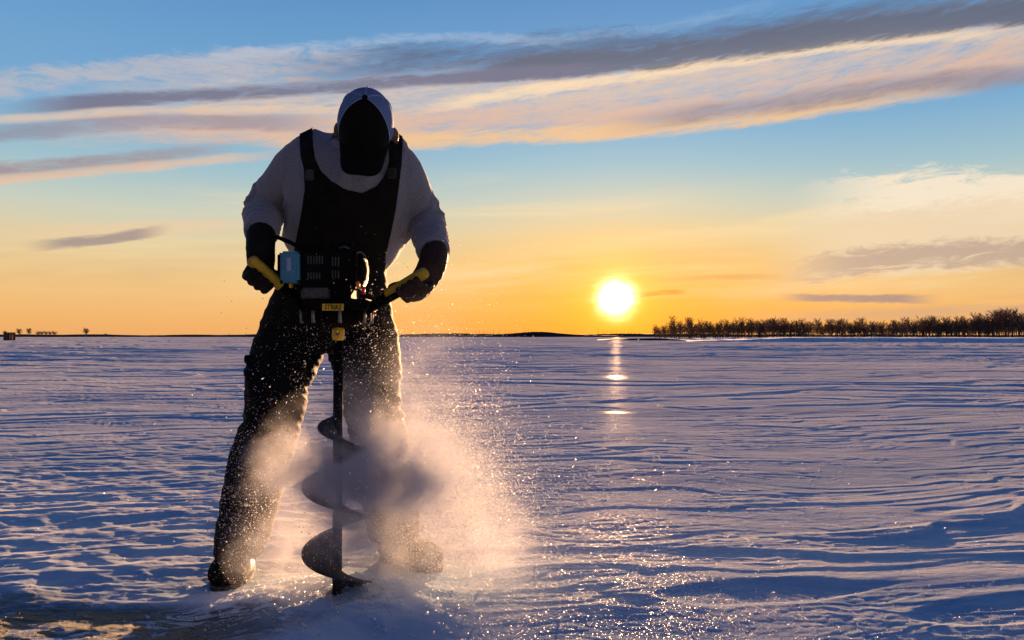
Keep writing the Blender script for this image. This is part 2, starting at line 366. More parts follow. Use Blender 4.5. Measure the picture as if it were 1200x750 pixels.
    nt.links.new(df.outputs[0], m0.inputs[1]); nt.links.new(bs.outputs[0], m0.inputs[2])
    mx = nt.nodes.new('ShaderNodeMixShader'); nt.links.new(pick.s, mx.inputs[0]); nt.links.new(m0.outputs[0], mx.inputs[1]); nt.links.new(gl.outputs[0], mx.inputs[2])
    nt.links.new(mx.outputs[0], nt.nodes['Material Output'].inputs['Surface'])
    o = link('snow_field', me, m_); tag(o, kind='structure')
    return o
snow_field = build_ground()
def gz(x, y): return float(height(np.array([x]), np.array([y]))[0])
# ------------------------------------------------------------------ far shore, bank, trees, shelter
def tube_into(V, Fc, pts, rad, n=5, cap=True):
    pts = [Vector(p) for p in pts]; b0 = len(V); k = len(pts); up = Vector((0, 0, 1))
    prev = None
    for i, p in enumerate(pts):
        t = (pts[min(i + 1, k - 1)] - pts[max(i - 1, 0)]).normalized()
        if prev is None:
            a = up if abs(t.z) < 0.9 else Vector((1, 0, 0)); u = t.cross(a).normalized()
        else: u = (prev - t * prev.dot(t)).normalized()
        prev = u; v = t.cross(u)
        for j in range(n):
            an = 2 * math.pi * j / n; V.append(p + (u * math.cos(an) + v * math.sin(an)) * rad[i])
    for i in range(k - 1):
        for j in range(n):
            a = b0 + i * n + j; b = b0 + i * n + (j + 1) % n
            Fc.append((a, b, b + n, a + n))
    if cap:
        Fc.append(tuple(b0 + j for j in range(n))[::-1]); Fc.append(tuple(b0 + (k - 1) * n + j for j in range(n)))
BARK = mat('bark', (0.09, 0.06, 0.045), 0.9, nscale=3, namp=0.3)
TWIG = mat('twigs', (0.15, 0.09, 0.06), 0.9, nscale=2, namp=0.3)
def tree_meshes(seed, H=4.0, spread=0.32, dense=1.0, base_frac=0.22, thin=1.0):
    r = random.Random(seed)
    tv, tf, cv, cf = [], [], [], []
    lean = Vector((r.uniform(-.06, .06), r.uniform(-.06, .06), 0))
    stems = 1 if thin < 1 else r.choice((1, 2, 3))
    for s in range(stems):
        th = r.uniform(0.68, 0.95) * H * (1 if s == 0 else 0.85)
        d = Vector((r.uniform(-.22, .22) * (s > 0 or stems > 1), r.uniform(-.2, .2) * (s > 0), 1)) + lean
        pts = [Vector((0.08 * (s - stems / 2), 0, -0.15))]; n = 6
        for i in range(n):
            d = (d + Vector((r.uniform(-.12, .12), r.uniform(-.12, .12), 0.1))).normalized(); pts.append(pts[-1] + d * th / n)
        r0 = 0.07 * H / 4 * (thin if thin < 1 else 1)
        tube_into(tv, tf, pts, [r0 * (1 - 0.85 * i / n) for i in range(n + 1)], 5)
        nb = int(30 * dense / stems) + 4
        for b in range(nb):
            t = base_frac + (1 - base_frac) * (b + r.random()) / nb
            fi = t * n; i0 = min(int(fi), n - 1); p = pts[i0].lerp(pts[i0 + 1], fi - i0)
            az = r.uniform(0, 6.283); L = H * spread * (1.15 - 0.65 * t) * r.uniform(0.6, 1.15)
            bd = Vector((math.cos(az), math.sin(az), r.uniform(0.5, 1.4))).normalized()
            bp = [p]
            for q in range(3):
                bd = (bd + Vector((r.uniform(-.25, .25), r.uniform(-.25, .25), r.uniform(0, .3)))).normalized(); bp.append(bp[-1] + bd * L / 3)
            rb = r0 * 0.34 * (1.1 - t * .6)
            tube_into(cv, cf, bp, [rb, rb * .75, rb * .5, rb * .2], 3, False)
            for w in range(int(11 * dense)):
                k = r.random() ** 0.7 * 3; k0 = min(int(k), 2); q0 = bp[k0].lerp(bp[k0 + 1], k - k0)
                wd = (bd + Vector((r.uniform(-.9, .9), r.uniform(-.9, .9), r.uniform(-.2, .9)))).normalized(); wl = L * r.uniform(.18, .42)
                q1 = q0 + wd * wl * .5; q2 = q1 + (wd + Vector((r.uniform(-.4, .4), r.uniform(-.4, .4), .25))).normalized() * wl * .5
                rt = 0.012 * H / 4
                tube_into(cv, cf, [q0, q1, q2], [rt * 1.3, rt, rt * .4], 3, False)
    return mesh_from('trunk', tv, tf), mesh_from('crown', cv, cf)
def make_tree(name, variants, loc, s, rz, label, cat, group, wide=1.0):
    tm, cm = variants
    e = bpy.data.objects.new(name, None); col.objects.link(e); e.location = loc; e.scale = (s * wide, s * wide, s); e.rotation_euler = (0, 0, rz); e.empty_display_size = 0.2
    for nm, me, m in (('trunk', tm, BARK), ('crown', cm, TWIG)):
        if not me.materials: me.materials.append(m)
        o = bpy.data.objects.new(nm, me); col.objects.link(o); o.parent = e
    tag(e, label, cat, group); return e
# the snow bank under the trees on the right
def strip_land(name, front, back, crest, m, nx=200, ny=14, rough=0.12, rise=0.22, seed=0):
    """front/back: functions t -> (x,y); crest: t -> height"""
    V = []; Fc = []
    for i in range(nx + 1):
        t = i / nx; fx, fy = front(t); bx, by = back(t); c = crest(t)
        for j in range(ny + 1):
            s = j / ny; x = fx + (bx - fx) * s; y = fy + (by - fy) * s
            w = min(1, s / rise); w = w * w * (3 - 2 * w)
            w2 = 1 - max(0, (s - 0.9) / 0.1)
            nz = float(pn(np.array([x * 0.09]), np.array([y * 0.09]), seed + 50)[0]) + .5 * float(pn(np.array([x * 0.3]), np.array([y * 0.3]), seed + 51)[0])
            V.append((x, y, -0.4 + (c + 0.4 + nz * rough) * w * w2))
    for i in range(nx):
        for j in range(ny):
            a = i * (ny + 1) + j; Fc.append((a, a + ny + 1, a + ny + 2, a + 1))
    o = link(name, mesh_from(name, V, Fc), m); tag(o, kind='structure'); return o
SNOWB = mat('bank_snow', (0.66, 0.74, 0.86), 0.8, spec=0.1, nscale=0.15, namp=0.12, bump=0.05, bscale=2)
BRUSH = mat('far_brush', (0.045, 0.036, 0.034), 0.95, spec=0.05, nscale=0.05, namp=0.4)
def bank_pt(t, back):     # t 0 = left end (px 800) .. 1 = beyond the right edge
    px = 805 + t * 700
    D = (118 - 38 * min(t * 1.4, 1.25)) if not back else (270 - 90 * t)
    return ((px - 600) / F * D * (1 if not back else .98), D)
strip_land('snow_bank', lambda t: bank_pt(t, 0), lambda t: bank_pt(t, 1), lambda t: 0.60 * min(1, t * 6) + 0.04, SNOWB, ny=40, rise=0.03, seed=1)
# low far land: left shore, middle with the rise, and behind the trees
def line(xa, ya, xb, yb): return lambda t: (xa + (xb - xa) * t, ya + (yb - ya) * t)
def gp(px, D): return ((px - 600) / F * D, D)
def shore_h(t):
    x = (1 - t) * -120 + t * 860
    h = 1.9 + 0.45 * math.sin(x * 0.05) + 0.35 * math.sin(x * 0.17 + 1)
    if x > 480: h += 0.5
    return h
a0 = gp(-900, 800); a1 = gp(2300, 800)
strip_land('far_shore', lambda t: gp(-700 + 2300 * t, 760), lambda t: gp(-700 + 2300 * t, 900), lambda t: 2.4 + 0.35 * math.sin(t * 61) + 0.3 * math.sin(t * 143 + 1) + (0.8 if 0.5 < t < 0.72 else 0), BRUSH, nx=400, rough=0.4, seed=2)
strip_land('low_hill', lambda t: gp(540 + 190 * t, 720), lambda t: gp(540 + 190 * t, 800), lambda t: 1.6 + 3.6 * math.exp(-((t - 0.47) / 0.2) ** 2), BRUSH, nx=80, rough=0.15, seed=3)
strip_land('reed_spit', lambda t: gp(690 + 150 * t, 150), lambda t: gp(690 + 150 * t, 175), lambda t: 0.02 + 0.34 * math.sin(min(1, t * 1.15) * math.pi) , BRUSH, nx=80, rough=0.15, seed=4)
# shelter belt
variants = [tree_meshes(100 + i, 4.0, spread=random.Random(i).uniform(.32, .46), dense=1.3) for i in range(12)]
rr = random.Random(5)
N = 240
for i in range(N):
    t = (i + rr.uniform(-.4, .4)) / N; px = 768 + t * 480
    D = 235 - 88 * min(1, t * 1.0) + rr.choice((0, 7, 15, 24)); 
    tall = 5.0 + 0.5 * math.sin(t * 9) + 0.35 * math.sin(t * 31) + rr.uniform(-1.0, .9) - (0.9 if t < 0.03 else 0)
    x, y = gp(px, D)
    make_tree('bare_tree', variants[rr.randrange(12)], (x, y, 0.42), tall / 4.0, rr.uniform(0, 6.28),
              'leafless brown tree standing in the long dense tree row along the snowy bank', 'tree', 'trees of the long row on the bank', 1.15)
# scrub stalks in front of the bank
shr = [tree_meshes(300 + i, 1.1, spread=.35, dense=.35, base_frac=.1, thin=.5) for i in range(4)]
for i in range(46):
    px = 840 + 365 * rr.random() ** 1.0
    D = 116 - 32 * (px - 805) / 500 + rr.uniform(-2, 9); x, y = gp(px, D)
    make_tree('bare_shrub', shr[i % 4], (x, y, 0.05), rr.uniform(.6, 1.15), rr.uniform(0, 6.28),
              'small leafless shrub on the snow slope in front of the tree row', 'shrub', 'shrubs along the foot of the bank')
for i in range(26):
    px = 700 + 118 * rr.random(); D = 150 + rr.uniform(2, 20); x, y = gp(px, D)
    make_tree('bare_shrub', shr[i % 4], (x, y, 0.1), rr.uniform(.35, .8) * (1.6 if px > 780 else 1), rr.uniform(0, 6.28),
              'low dark shrub on the spit below the left end of the tree row', 'shrub', 'shrubs on the low spit under the sun')
# thin young trees on the far shore
yt = [tree_meshes(400 + i, 8.0, spread=.10, dense=.5, base_frac=.3, thin=.8) for i in range(4)]
for i in range(30):
    px = 545 + i * 2.9 + rr.uniform(-1.2, 1.2); x, y = gp(px, 770 + rr.uniform(-12, 12))
    make_tree('young_tree', yt[i % 4], (x, y, 1.2), rr.uniform(.75, 1.1), rr.uniform(0, 6.28),
              'thin young tree on the far shore between the man and the low hill', 'tree', 'row of thin trees left of the low hill')
for i in range(16):
    px = 702 + i * 4.3 + rr.uniform(-1.6, 1.6); x, y = gp(px, 770 + rr.uniform(-12, 12))
    make_tree('young_tree', yt[i % 4], (x, y, 1.2), rr.uniform(.75, 1.15), rr.uniform(0, 6.28),
              'thin young tree on the far shore beneath the sun', 'tree', 'row of thin trees beneath the sun')
big = [tree_meshes(500 + i, 5.5, spread=.62, dense=2.2, base_frac=.15) for i in range(3)]
bsh = [tree_meshes(520 + i, 3.0, spread=1.3, dense=2.2, base_frac=.05) for i in range(3)]
for k, (px, hh, lb) in enumerate(((101, 5.6, 'lone round leafless tree standing clear on the far left shore'),
                                  (34, 5.2, 'bare bushy tree on the far shore, second from the dark hut'),
                                  (23, 5.0, 'bare rounded tree on the far shore just right of the dark hut'),
                                  (6, 3.6, 'small bare tree on the far shore at the left picture edge'))):
    x, y = gp(px, 752); make_tree('round_tree', big[k % 3], (x, y, 1.4), hh / 5.5 * 1.35, k * 2.0, lb, 'tree', 'single trees on the far left shore')
for k, px in enumerate((45, 49, 54, 59, 64, 124)):
    x, y = gp(px, 752); make_tree('low_bush', bsh[k % 3], (x, y, 1.6), (1.0 if k < 5 else .5), k * 1.3,
        'low dark bush in the clump on the far shore between the round trees' if k < 5 else 'tiny dark bush right of the lone round tree on the far shore', 'bush', 'bushes on the far left shore' if k < 5 else None)
# ice fishing shelter
def box(bm, c, s, rot=None):
    g = bmesh.ops.create_cube(bm, size=1.0)
    M = Matrix.Translation(c) @ (rot or Matrix()) @ Matrix.Diagonal((s[0], s[1], s[2], 1))
    bmesh.ops.transform(bm, matrix=M, verts=g['verts']); return g['verts']
def bm_obj(name, bm, m, parent=None, bevel=0.0, seg=2, smooth=False):
    if bevel: bmesh.ops.bevel(bm, geom=bm.edges[:], offset=bevel, segments=seg, affect='EDGES', clamp_overlap=True)
    me = bpy.data.meshes.new(name); bm.to_mesh(me); bm.free(); return link(name, me, m, parent, smooth)
sx, sy = gp(13, 132)
e = bpy.data.objects.new('ice_shelter', None); col.objects.link(e); e.location = (sx, sy, 0); e.rotation_euler = (0, 0, R(-14))
tag(e, 'small dark boxy ice fishing hut with brown side panels far out on the lake', 'ice hut')
HD = mat('hut_cloth', (0.012, 0.012, 0.016), 0.85); HB = mat('hut_panel', (0.16, 0.07, 0.03), 0.8, nscale=3); HL = mat('hut_painted_gap_light', (0.75, 0.66, 0.5), 0.7)
bm = bmesh.new(); box(bm, (-0.32, 0, 0.74), (1.05, 1.5, 1.45)); bm_obj('wall', bm, HD, e, 0.05)
bm = bmesh.new(); box(bm, (-0.1, 0, 1.52), (1.6, 1.62, 0.07)); bm_obj('roof', bm, HD, e, 0.02)
for k in range(2):
    bm = bmesh.new(); box(bm, (0.42 + 0.36 * k, -0.55 + .2 * k, 0.7), (0.17, 0.05, 1.38)); bm_obj('side_panel', bm, HB, e, 0.01)
for k in range(2):
    bm = bmesh.new(); box(bm, (0.26 + 0.34 * k, -0.5 + .2 * k, 0.55), (0.07, 0.04, 1.1)); bm_obj('gap_light_strip', bm, HL, e, 0.008)  # pale boxes stand in for skylight showing through gaps between the panels
# ------------------------------------------------------------------ the man
def pxw(w, D): return w * D / F
def loft(bm, st, n=32, sup=2.3):
    """stations (pxL, pxR, py, D, depth thickness): horizontal rounded rings"""
    rings = []
    for (a, b, y, D, th) in st:
        c = P((a + b) / 2, y, D); hw = pxw(b - a, D) / 2; r = []
        for j in range(n):
            t = 2 * math.pi * j / n; cx, sx_ = math.cos(t), math.sin(t)
            r.append(bm.verts.new((c.x + hw * math.copysign(abs(cx) ** (2 / sup), cx), c.y + th / 2 * math.copysign(abs(sx_) ** (2 / sup), sx_), c.z)))
        rings.append(r)
    for q in range(len(rings) - 1):
        for j in range(n):
            bm.faces.new((rings[q][j], rings[q][(j + 1) % n], rings[q + 1][(j + 1) % n], rings[q + 1][j]))
    bm.faces.new(rings[0][::-1]); bm.faces.new(rings[-1])
def ell(bm, c, r, rot=None, seg=20):
    g = bmesh.ops.create_uvsphere(bm, u_segments=seg, v_segments=seg // 2 + 2, radius=1.0)
    if not hasattr(r, '__len__'): r = (r, r, r)
    bmesh.ops.transform(bm, matrix=Matrix.Translation(c) @ (rot or Matrix()) @ Matrix.Diagonal((*r, 1)), verts=g['verts'])
def limb(bm, pts, rad, n=16, sub=4):
    """swept tapered tube with round joints; catmull-rom through the points"""
    pts = [Vector(p) for p in pts]; Q = []; Rr = []
    for i in range(len(pts) - 1):
        p0 = pts[max(i - 1, 0)]; p1 = pts[i]; p2 = pts[i + 1]; p3 = pts[min(i + 2, len(pts) - 1)]
        for k in range(sub):
            t = k / sub
            Q.append(0.5 * ((2 * p1) + (p2 - p0) * t + (2 * p0 - 5 * p1 + 4 * p2 - p3) * t * t + (3 * p1 - p0 - 3 * p2 + p3) * t ** 3)); Rr.append(rad[i] * (1 - t) + rad[i + 1] * t)
    Q.append(pts[-1]); Rr.append(rad[-1])
    V = []; Fc = []; tube_into(V, Fc, Q, Rr, n)
    vs_ = [bm.verts.new(v) for v in V]
    for f in Fc: bm.faces.new([vs_[i] for i in f])
    ell(bm, Q[0], Rr[0], seg=12); ell(bm, Q[-1], Rr[-1], seg=12)
def fuse(bm, voxel, smooth=4, sfac=0.5):
    me = bpy.data.meshes.new('tmp'); bm.to_mesh(me); bm.free()
    o = bpy.data.objects.new('tmp', me); col.objects.link(o)
    m = o.modifiers.new('r', 'REMESH'); m.mode = 'VOXEL'; m.voxel_size = voxel; m.adaptivity = 0
    if smooth:
        s = o.modifiers.new('s', 'SMOOTH'); s.factor = sfac; s.iterations = smooth
    dg = bpy.context.evaluated_depsgraph_get(); dg.update()
    r = bpy.data.meshes.new_from_object(o.evaluated_get(dg))
    bpy.data.objects.remove(o); bpy.data.meshes.remove(me); r.materials.clear(); return r
def arrays(me):
    v = np.empty(len(me.vertices) * 3, np.float32); me.vertices.foreach_get('co', v)
    nn = np.empty(len(me.vertices) * 3, np.float32); me.vertices.foreach_get('normal', nn)
    return v.reshape(-1, 3).astype(float), nn.reshape(-1, 3).astype(float)
def setco(me, v): me.vertices.foreach_set('co', v.astype(np.float32).ravel()); me.update()
def topx(v):
    """photo pixel of world points (n,3)"""
    d = v - np.array([0, 0, CAMH]); cp, sp_ = math.cos(PITCH), math.sin(PITCH)
    fw = d[:, 1] * cp + d[:, 2] * sp_; up = -d[:, 1] * sp_ + d[:, 2] * cp
    return 600 + F * d[:, 0] / fw, 375 - F * up / fw
def near_seg(v, a, b):
    a = np.array(a); b = np.array(b); ab = b - a; t = np.clip(((v - a) @ ab) / (ab @ ab), 0, 1)
    return np.linalg.norm(v - (a + t[:, None] * ab), axis=1), ((v - a) @ ab) / np.linalg.norm(ab)

TORSO = [(374, 462, 157, 2.66, .10), (348, 476, 170, 2.66, .19), (336, 485, 188, 2.66, .25), (335, 485, 215, 2.67, .28), (339, 480, 245, 2.71, .29), (337, 476, 268, 2.75, .29), (334, 473, 286, 2.79, .28), (345, 460, 304, 2.82, .25), (352, 450, 316, 2.83, .2)]
HIP = [(350, 448, 296, 2.80, .25), (340, 452, 316, 2.83, .27), (326, 454, 338, 2.86, .29), (314, 458, 362, 2.90, .30), (305, 463, 385, 2.93, .29), (302, 466, 402, 2.93, .26), (312, 462, 412, 2.93, .2)]
LEGL = [(304, 385, 390, 2.93, .26), (297, 379, 410, 2.90, .25), (291, 368, 435, 2.84, .23), (290, 358, 460, 2.78, .22), (292, 354, 476, 2.76, .21), (285, 350, 500, 2.76, .21), (273, 342, 530, 2.78, .21), (264, 331, 570, 2.81, .20), (259, 323, 600, 2.84, .20), (255, 315, 628, 2.86, .20), (254, 307, 650, 2.87, .19)]
LEGR = [(383, 466, 390, 2.93, .26), (387, 467, 415, 2.90, .25), (394, 468, 440, 2.87, .23), (402, 467, 465, 2.84, .22), (408, 472, 490, 2.83, .21), (414, 479, 520, 2.86, .20), (421, 486, 560, 2.90, .20), (428, 491, 600, 2.95, .20), (434, 492, 630, 2.99, .20)]
SHL, ELL_, WRL = P(343, 200, 2.67), P(313, 243, 2.77), P(307, 270, 2.56)
SHR, ELR, WRR = P(471, 204, 2.67), P(497, 258, 2.77), P(507, 291, 2.56)
HC = P(428.5, 147, 2.42)                       # centre of the cap's rim
pit = R(60); roll = R(8)
up_h = Vector((0, -math.sin(pit), math.cos(pit))); fw_h = Vector((0, -math.cos(pit), -math.sin(pit))); sd_h = Vector((1, 0, 0))
q = Quaternion(fw_h, -roll); up_h = q @ up_h; sd_h = q @ sd_h
if up_h.x < 0: q = Quaternion(fw_h, 2 * roll); up_h = q @ up_h; sd_h = q @ sd_h
HM = Matrix((( sd_h.x, -fw_h.x, up_h.x, 0), (sd_h.y, -fw_h.y, up_h.y, 0), (sd_h.z, -fw_h.z, up_h.z, 0), (0, 0, 0, 1)))
if HM.to_3x3().determinant() < 0: HM = HM @ Matrix.Diagonal((-1, 1, 1, 1))
HW = Matrix.Translation(HC) @ HM               # head frame: x side, -y face, z crown

def shrink(st, k, dth): return [(a + (b - a) * k, b - (b - a) * k, y, D, th - dth) for a, b, y, D, th in st]
SKIN = mat('skin', (0.12, 0.06, 0.04), 0.6, nscale=60, namp=0.12, bump=0.0008, bscale=400)
HOOD = mat('heather_sweatshirt', (0.16, 0.18, 0.235), 0.95, spec=0.15, nscale=220, namp=0.22, bump=0.0012, bscale=500, sheen=0.3)
BIB = mat('black_bib', (0.0035, 0.0035, 0.0045), 0.85, spec=0.12, nscale=25, namp=0.4, bump=0.001, bscale=300)
# body
bm = bmesh.new()
loft(bm, shrink(TORSO, .09, .06)); loft(bm, shrink(HIP, .08, .06)); loft(bm, shrink(LEGL[:-1], .2, .09)); loft(bm, shrink(LEGR, .2, .09))
limb(bm, [SHL, ELL_, WRL], [.052, .040, .030]); limb(bm, [SHR, ELR, WRR], [.052, .040, .030])
nb = HW @ Vector((0, .055, -.10)); limb(bm, [P(418, 172, 2.70), P(420, 166, 2.64), nb], [.066, .060, .056])
def h(v): return HW @ Vector(v)
ell(bm, h((0, .012, -.020)), (.084, .096, .090), HM)
ell(bm, h((0, -.030, -.085)), (.058, .062, .070), HM); ell(bm, h((0, -.045, -.122)), (.030, .028, .022), HM)
ell(bm, h((0, -.103, -.062)), (.013, .018, .026), HM); ell(bm, h((0, -.112, -.074)), (.016, .012, .009), HM)
ell(bm, h((0, -.082, -.030)), (.052, .016, .010), HM)
ell(bm, h((0, -.090, -.100)), (.024, .010, .006), HM); ell(bm, h((0, -.088, -.109)), (.020, .010, .006), HM)
for s in (-1, 1):
    ell(bm, h((.094 * s, .016, -.052)), (.010, .020, .034), HM @ Matrix.Rotation(R(14) * s, 4, 'Z')); ell(bm, h((.045 * s, -.060, -.062)), (.020, .022, .016), HM)
for pts in (LEGL, LEGR): pass
ell(bm, P(280, 668, 2.80), (.045, .12, .04)); ell(bm, P(478, 648, 2.96), (.045, .12, .04), Matrix.Rotation(R(48), 4, 'Z'))
ell(bm, P(306, 284, 2.54), (.022, .025, .045)); ell(bm, P(506, 305, 2.54), (.022, .025, .045))
me = fuse(bm, 0.0075, 3)
person = link('person', me, SKIN)
tag(person, 'man in a ball cap, grey sweatshirt and black bib overalls bent over a power auger', 'person')
# eyes
for s in (-1, 1):
    bm = bmesh.new(); ell(bm, h((.030 * s, -.082, -.050)), .011, seg=12); bm_obj('eye', bm, mat('eye_white', (.7, .68, .65), .2), person, smooth=True)
# hair under the cap at the back and sides
bm = bmesh.new(); g = bmesh.ops.create_uvsphere(bm, u_segments=32, v_segments=20, radius=1.0)
bmesh.ops.transform(bm, matrix=HW @ Matrix.Translation((0, .018, -.02)) @ Matrix.Diagonal((.0805, .096, .095, 1)), verts=g['verts'])
inv = HW.inverted()
kill = [v for v in bm.verts if (lambda p: p.z < -.085 or (p.y < -.01 and p.z < .0) or (abs(p.x) > .07 and -.075 < p.z and p.y < .035))(inv @ v.co)]
bmesh.ops.delete(bm, geom=kill, context='VERTS')
bm_obj('hair', bm, mat('short_brown_hair', (.05, .03, .02), .8, nscale=300, namp=.5, bump=.002, bscale=400), person, smooth=True)
# sweatshirt
bm = bmesh.new(); loft(bm, TORSO, 40)
limb(bm, [P(372, 182, 2.66), SHL, ELL_, WRL], [.082, .077, .064, .050]); limb(bm, [P(448, 180, 2.66), SHR, ELR, WRR], [.080, .078, .063, .050])
me = fuse(bm, 0.0065, 8)
v, n = arrays(me)
w = np.zeros(len(v))
for (S, El, Wr, sd) in ((SHL, ELL_, WRL, 60), (SHR, ELR, WRR, 64)):
    d1, s1 = near_seg(v, S, El); d2, s2 = near_seg(v, El, Wr)
    m1 = (d1 < .12) & (d1 <= d2 + .02); m2 = (d2 < .11) & (d2 < d1 + .01)
    nz1 = 1 - 2 * np.abs(pn(s1 * 15 + v[:, 0] * 9, v[:, 1] * 7 + v[:, 2] * 4, sd))
    nz2 = 1 - 2 * np.abs(pn(s2 * 26 + v[:, 1] * 3, v[:, 0] * 8, sd + 1))
    w += np.where(m1, nz1 * .011 * sstep(s1, .05, .16), 0) + np.where(m2, nz2 * .010, 0)
tor = (v[:, 0] > P(340, 250, 2.7).x) & (v[:, 0] < P(480, 250, 2.7).x)
w += np.where(tor, (1 - 2 * np.abs(pn(v[:, 0] * 9 + 3, v[:, 2] * 5 + v[:, 0] * 4, 70))) * .009, 0)
w += pn(v[:, 0] * 30, v[:, 2] * 30 + v[:, 1] * 20, 71) * .0015
v2 = v + n * w[:, None]
# neck opening
setco(me, v2)
b = bmesh.new(); b.from_mesh(me)
nkc = P(424, 158, 2.60)
kill = [x for x in b.verts if ((x.co.x - nkc.x) / .096) ** 2 + ((x.co.y - nkc.y) / .090) ** 2 < 1 and x.co.z > nkc.z - .035]
bmesh.ops.delete(b, geom=kill, context='VERTS'); b.to_mesh(me); b.free()
hoodie = link('sweatshirt', me, HOOD, person); hoodie['label'] = 'heather grey sweatshirt with bunched sleeves'
for mod_t in (0,):
    so_ = hoodie.modifiers.new('t', 'SOLIDIFY'); so_.thickness = .004; so_.offset = -1
# ribbed collar and cuffs
def ring(name, c, r1, r2, axis, rt, m, par, squash=1.0, nseg=48):
    ax = axis.normalized(); a = ax.orthogonal().normalized() if abs(ax.z) < .5 else (Vector((1, 0, 0)) - ax * ax.x).normalized(); bb = ax.cross(a)
    V = []; Fc = []; k = 10
    for i in range(nseg):
        t = 2 * math.pi * i / nseg; ce = c + a * math.cos(t) * r1 + bb * math.sin(t) * r2; rd = (a * math.cos(t) + bb * math.sin(t)).normalized()
        for j in range(k):
            u = 2 * math.pi * j / k; V.append(ce + rd * math.cos(u) * rt + ax * math.sin(u) * rt * squash)
    for i in range(nseg):
        for j in range(k): Fc.append((i * k + j, ((i + 1) % nseg) * k + j, ((i + 1) % nseg) * k + (j + 1) % k, i * k + (j + 1) % k))
    return link(name, mesh_from(name, V, Fc), m, par)
for (El, Wr) in ((ELL_, WRL), (ELR, WRR)):
    ax = (Wr - El).normalized(); ring('cuff', Wr + ax * .012, .047, .047, ax, .010, HOOD, hoodie, 1.8)
ring('collar', nkc + Vector((0, -.012, -.028)), .090, .084, Vector((0, -.38, 1)), .009, HOOD, hoodie, 1.4)
# bib overalls: chest piece cut from the shirt's own surface, straps over the shoulders, and trousers
outl = [(351, 140), (351, 160), (352, 182), (356, 198), (357, 222), (353, 250), (346, 285), (340, 325), (452, 325), (452, 300), (459, 270), (464, 245), (468, 215), (471, 190), (472, 165), (472, 140),
        (457, 140), (457, 168), (456, 192), (451, 208), (441, 220), (425, 227), (405, 223), (389, 213), (376, 200), (369, 186), (366, 166), (365, 140)]
PL = np.array(outl, float)
def inside(px, py):
    c = np.zeros(len(px), bool); j = len(PL) - 1
    for i in range(len(PL)):
        xi, yi = PL[i]; xj, yj = PL[j]
        c ^= ((yi > py) != (yj > py)) & (px < (xj - xi) * (py - yi) / (yj - yi + 1e-12) + xi); j = i
    return c
b = bmesh.new(); b.from_mesh(me); b.normal_update()
for x in b.verts: x.co = x.co + x.normal * .005
co = np.array([x.co[:] for x in b.verts]); px, py = topx(co); ins = inside(px, py)
b.verts.ensure_lookup_table()
fk = [f for f in b.faces if not any(ins[x.index] for x in f.verts)]
bmesh.ops.delete(b, geom=fk, context='FACES')
bmesh.ops.delete(b, geom=[x for x in b.verts if not x.link_faces], context='VERTS')
for x in b.verts:
    if x.is_boundary:
        X, Y = topx(np.array([x.co[:]])); pxx = np.array([X[0], Y[0]]); best = None
        for i in range(len(PL)):
            a_, c_ = PL[i], PL[(i + 1) % len(PL)]; ac = c_ - a_; t = np.clip(((pxx - a_) @ ac) / (ac @ ac), 0, 1); cl = a_ + t * ac; dd = np.linalg.norm(cl - pxx)
            if best is None or dd < best[0]: best = (dd, cl)
        if best[0] < 5:
            dlt = (best[1] - pxx) * x.co.y / F; x.co.x += dlt[0]; x.co.z -= dlt[1]
chest = bpy.data.meshes.new('chest'); b.to_mesh(chest); b.free()
bm = bmesh.new(); loft(bm, HIP, 40); loft(bm, LEGL); loft(bm, LEGR)
pm = fuse(bm, 0.0075, 7)
v, n = arrays(pm)
fold = (1 - 2 * np.abs(pn(v[:, 0] * 7, v[:, 2] * 13 + v[:, 0] * 6, 80))) * .005 + (1 - 2 * np.abs(pn(v[:, 0] * 16, v[:, 2] * 28 + v[:, 1] * 10, 81))) * .0035
knee = np.exp(-((v[:, 2] - .66) / .16) ** 2); fold = fold * (.6 + knee)
setco(pm, v + n * fold[:, None])
b = bmesh.new(); b.from_mesh(pm); b.from_mesh(chest)
jm = bpy.data.meshes.new('bib_overalls'); b.to_mesh(jm); b.free()
bib = link('bib_overalls', jm, BIB, person); bib['label'] = 'black insulated bib overalls dusted with snow chips'
sm = bib.modifiers.new('t', 'SOLIDIFY'); sm.thickness = .003; sm.offset = -1
# strap adjusters, side pocket, knee patch seam
for px_, py_ in ((363, 205), (459, 203)):
    bm = bmesh.new(); box(bm, P(px_, py_, 2.515), (.030, .012, .036)); bm_obj('strap_buckle', bm, mat('black_plastic', (.012, .012, .013), .35), bib, .004)
bm = bmesh.new(); ell(bm, P(302, 444, 2.845), (.036, .10, .088)); box(bm, P(303, 420, 2.85), (.062, .15, .03))
pk = fuse(bm, .006, 5); pkt = link('thigh_pocket', pk, BIB, bib)
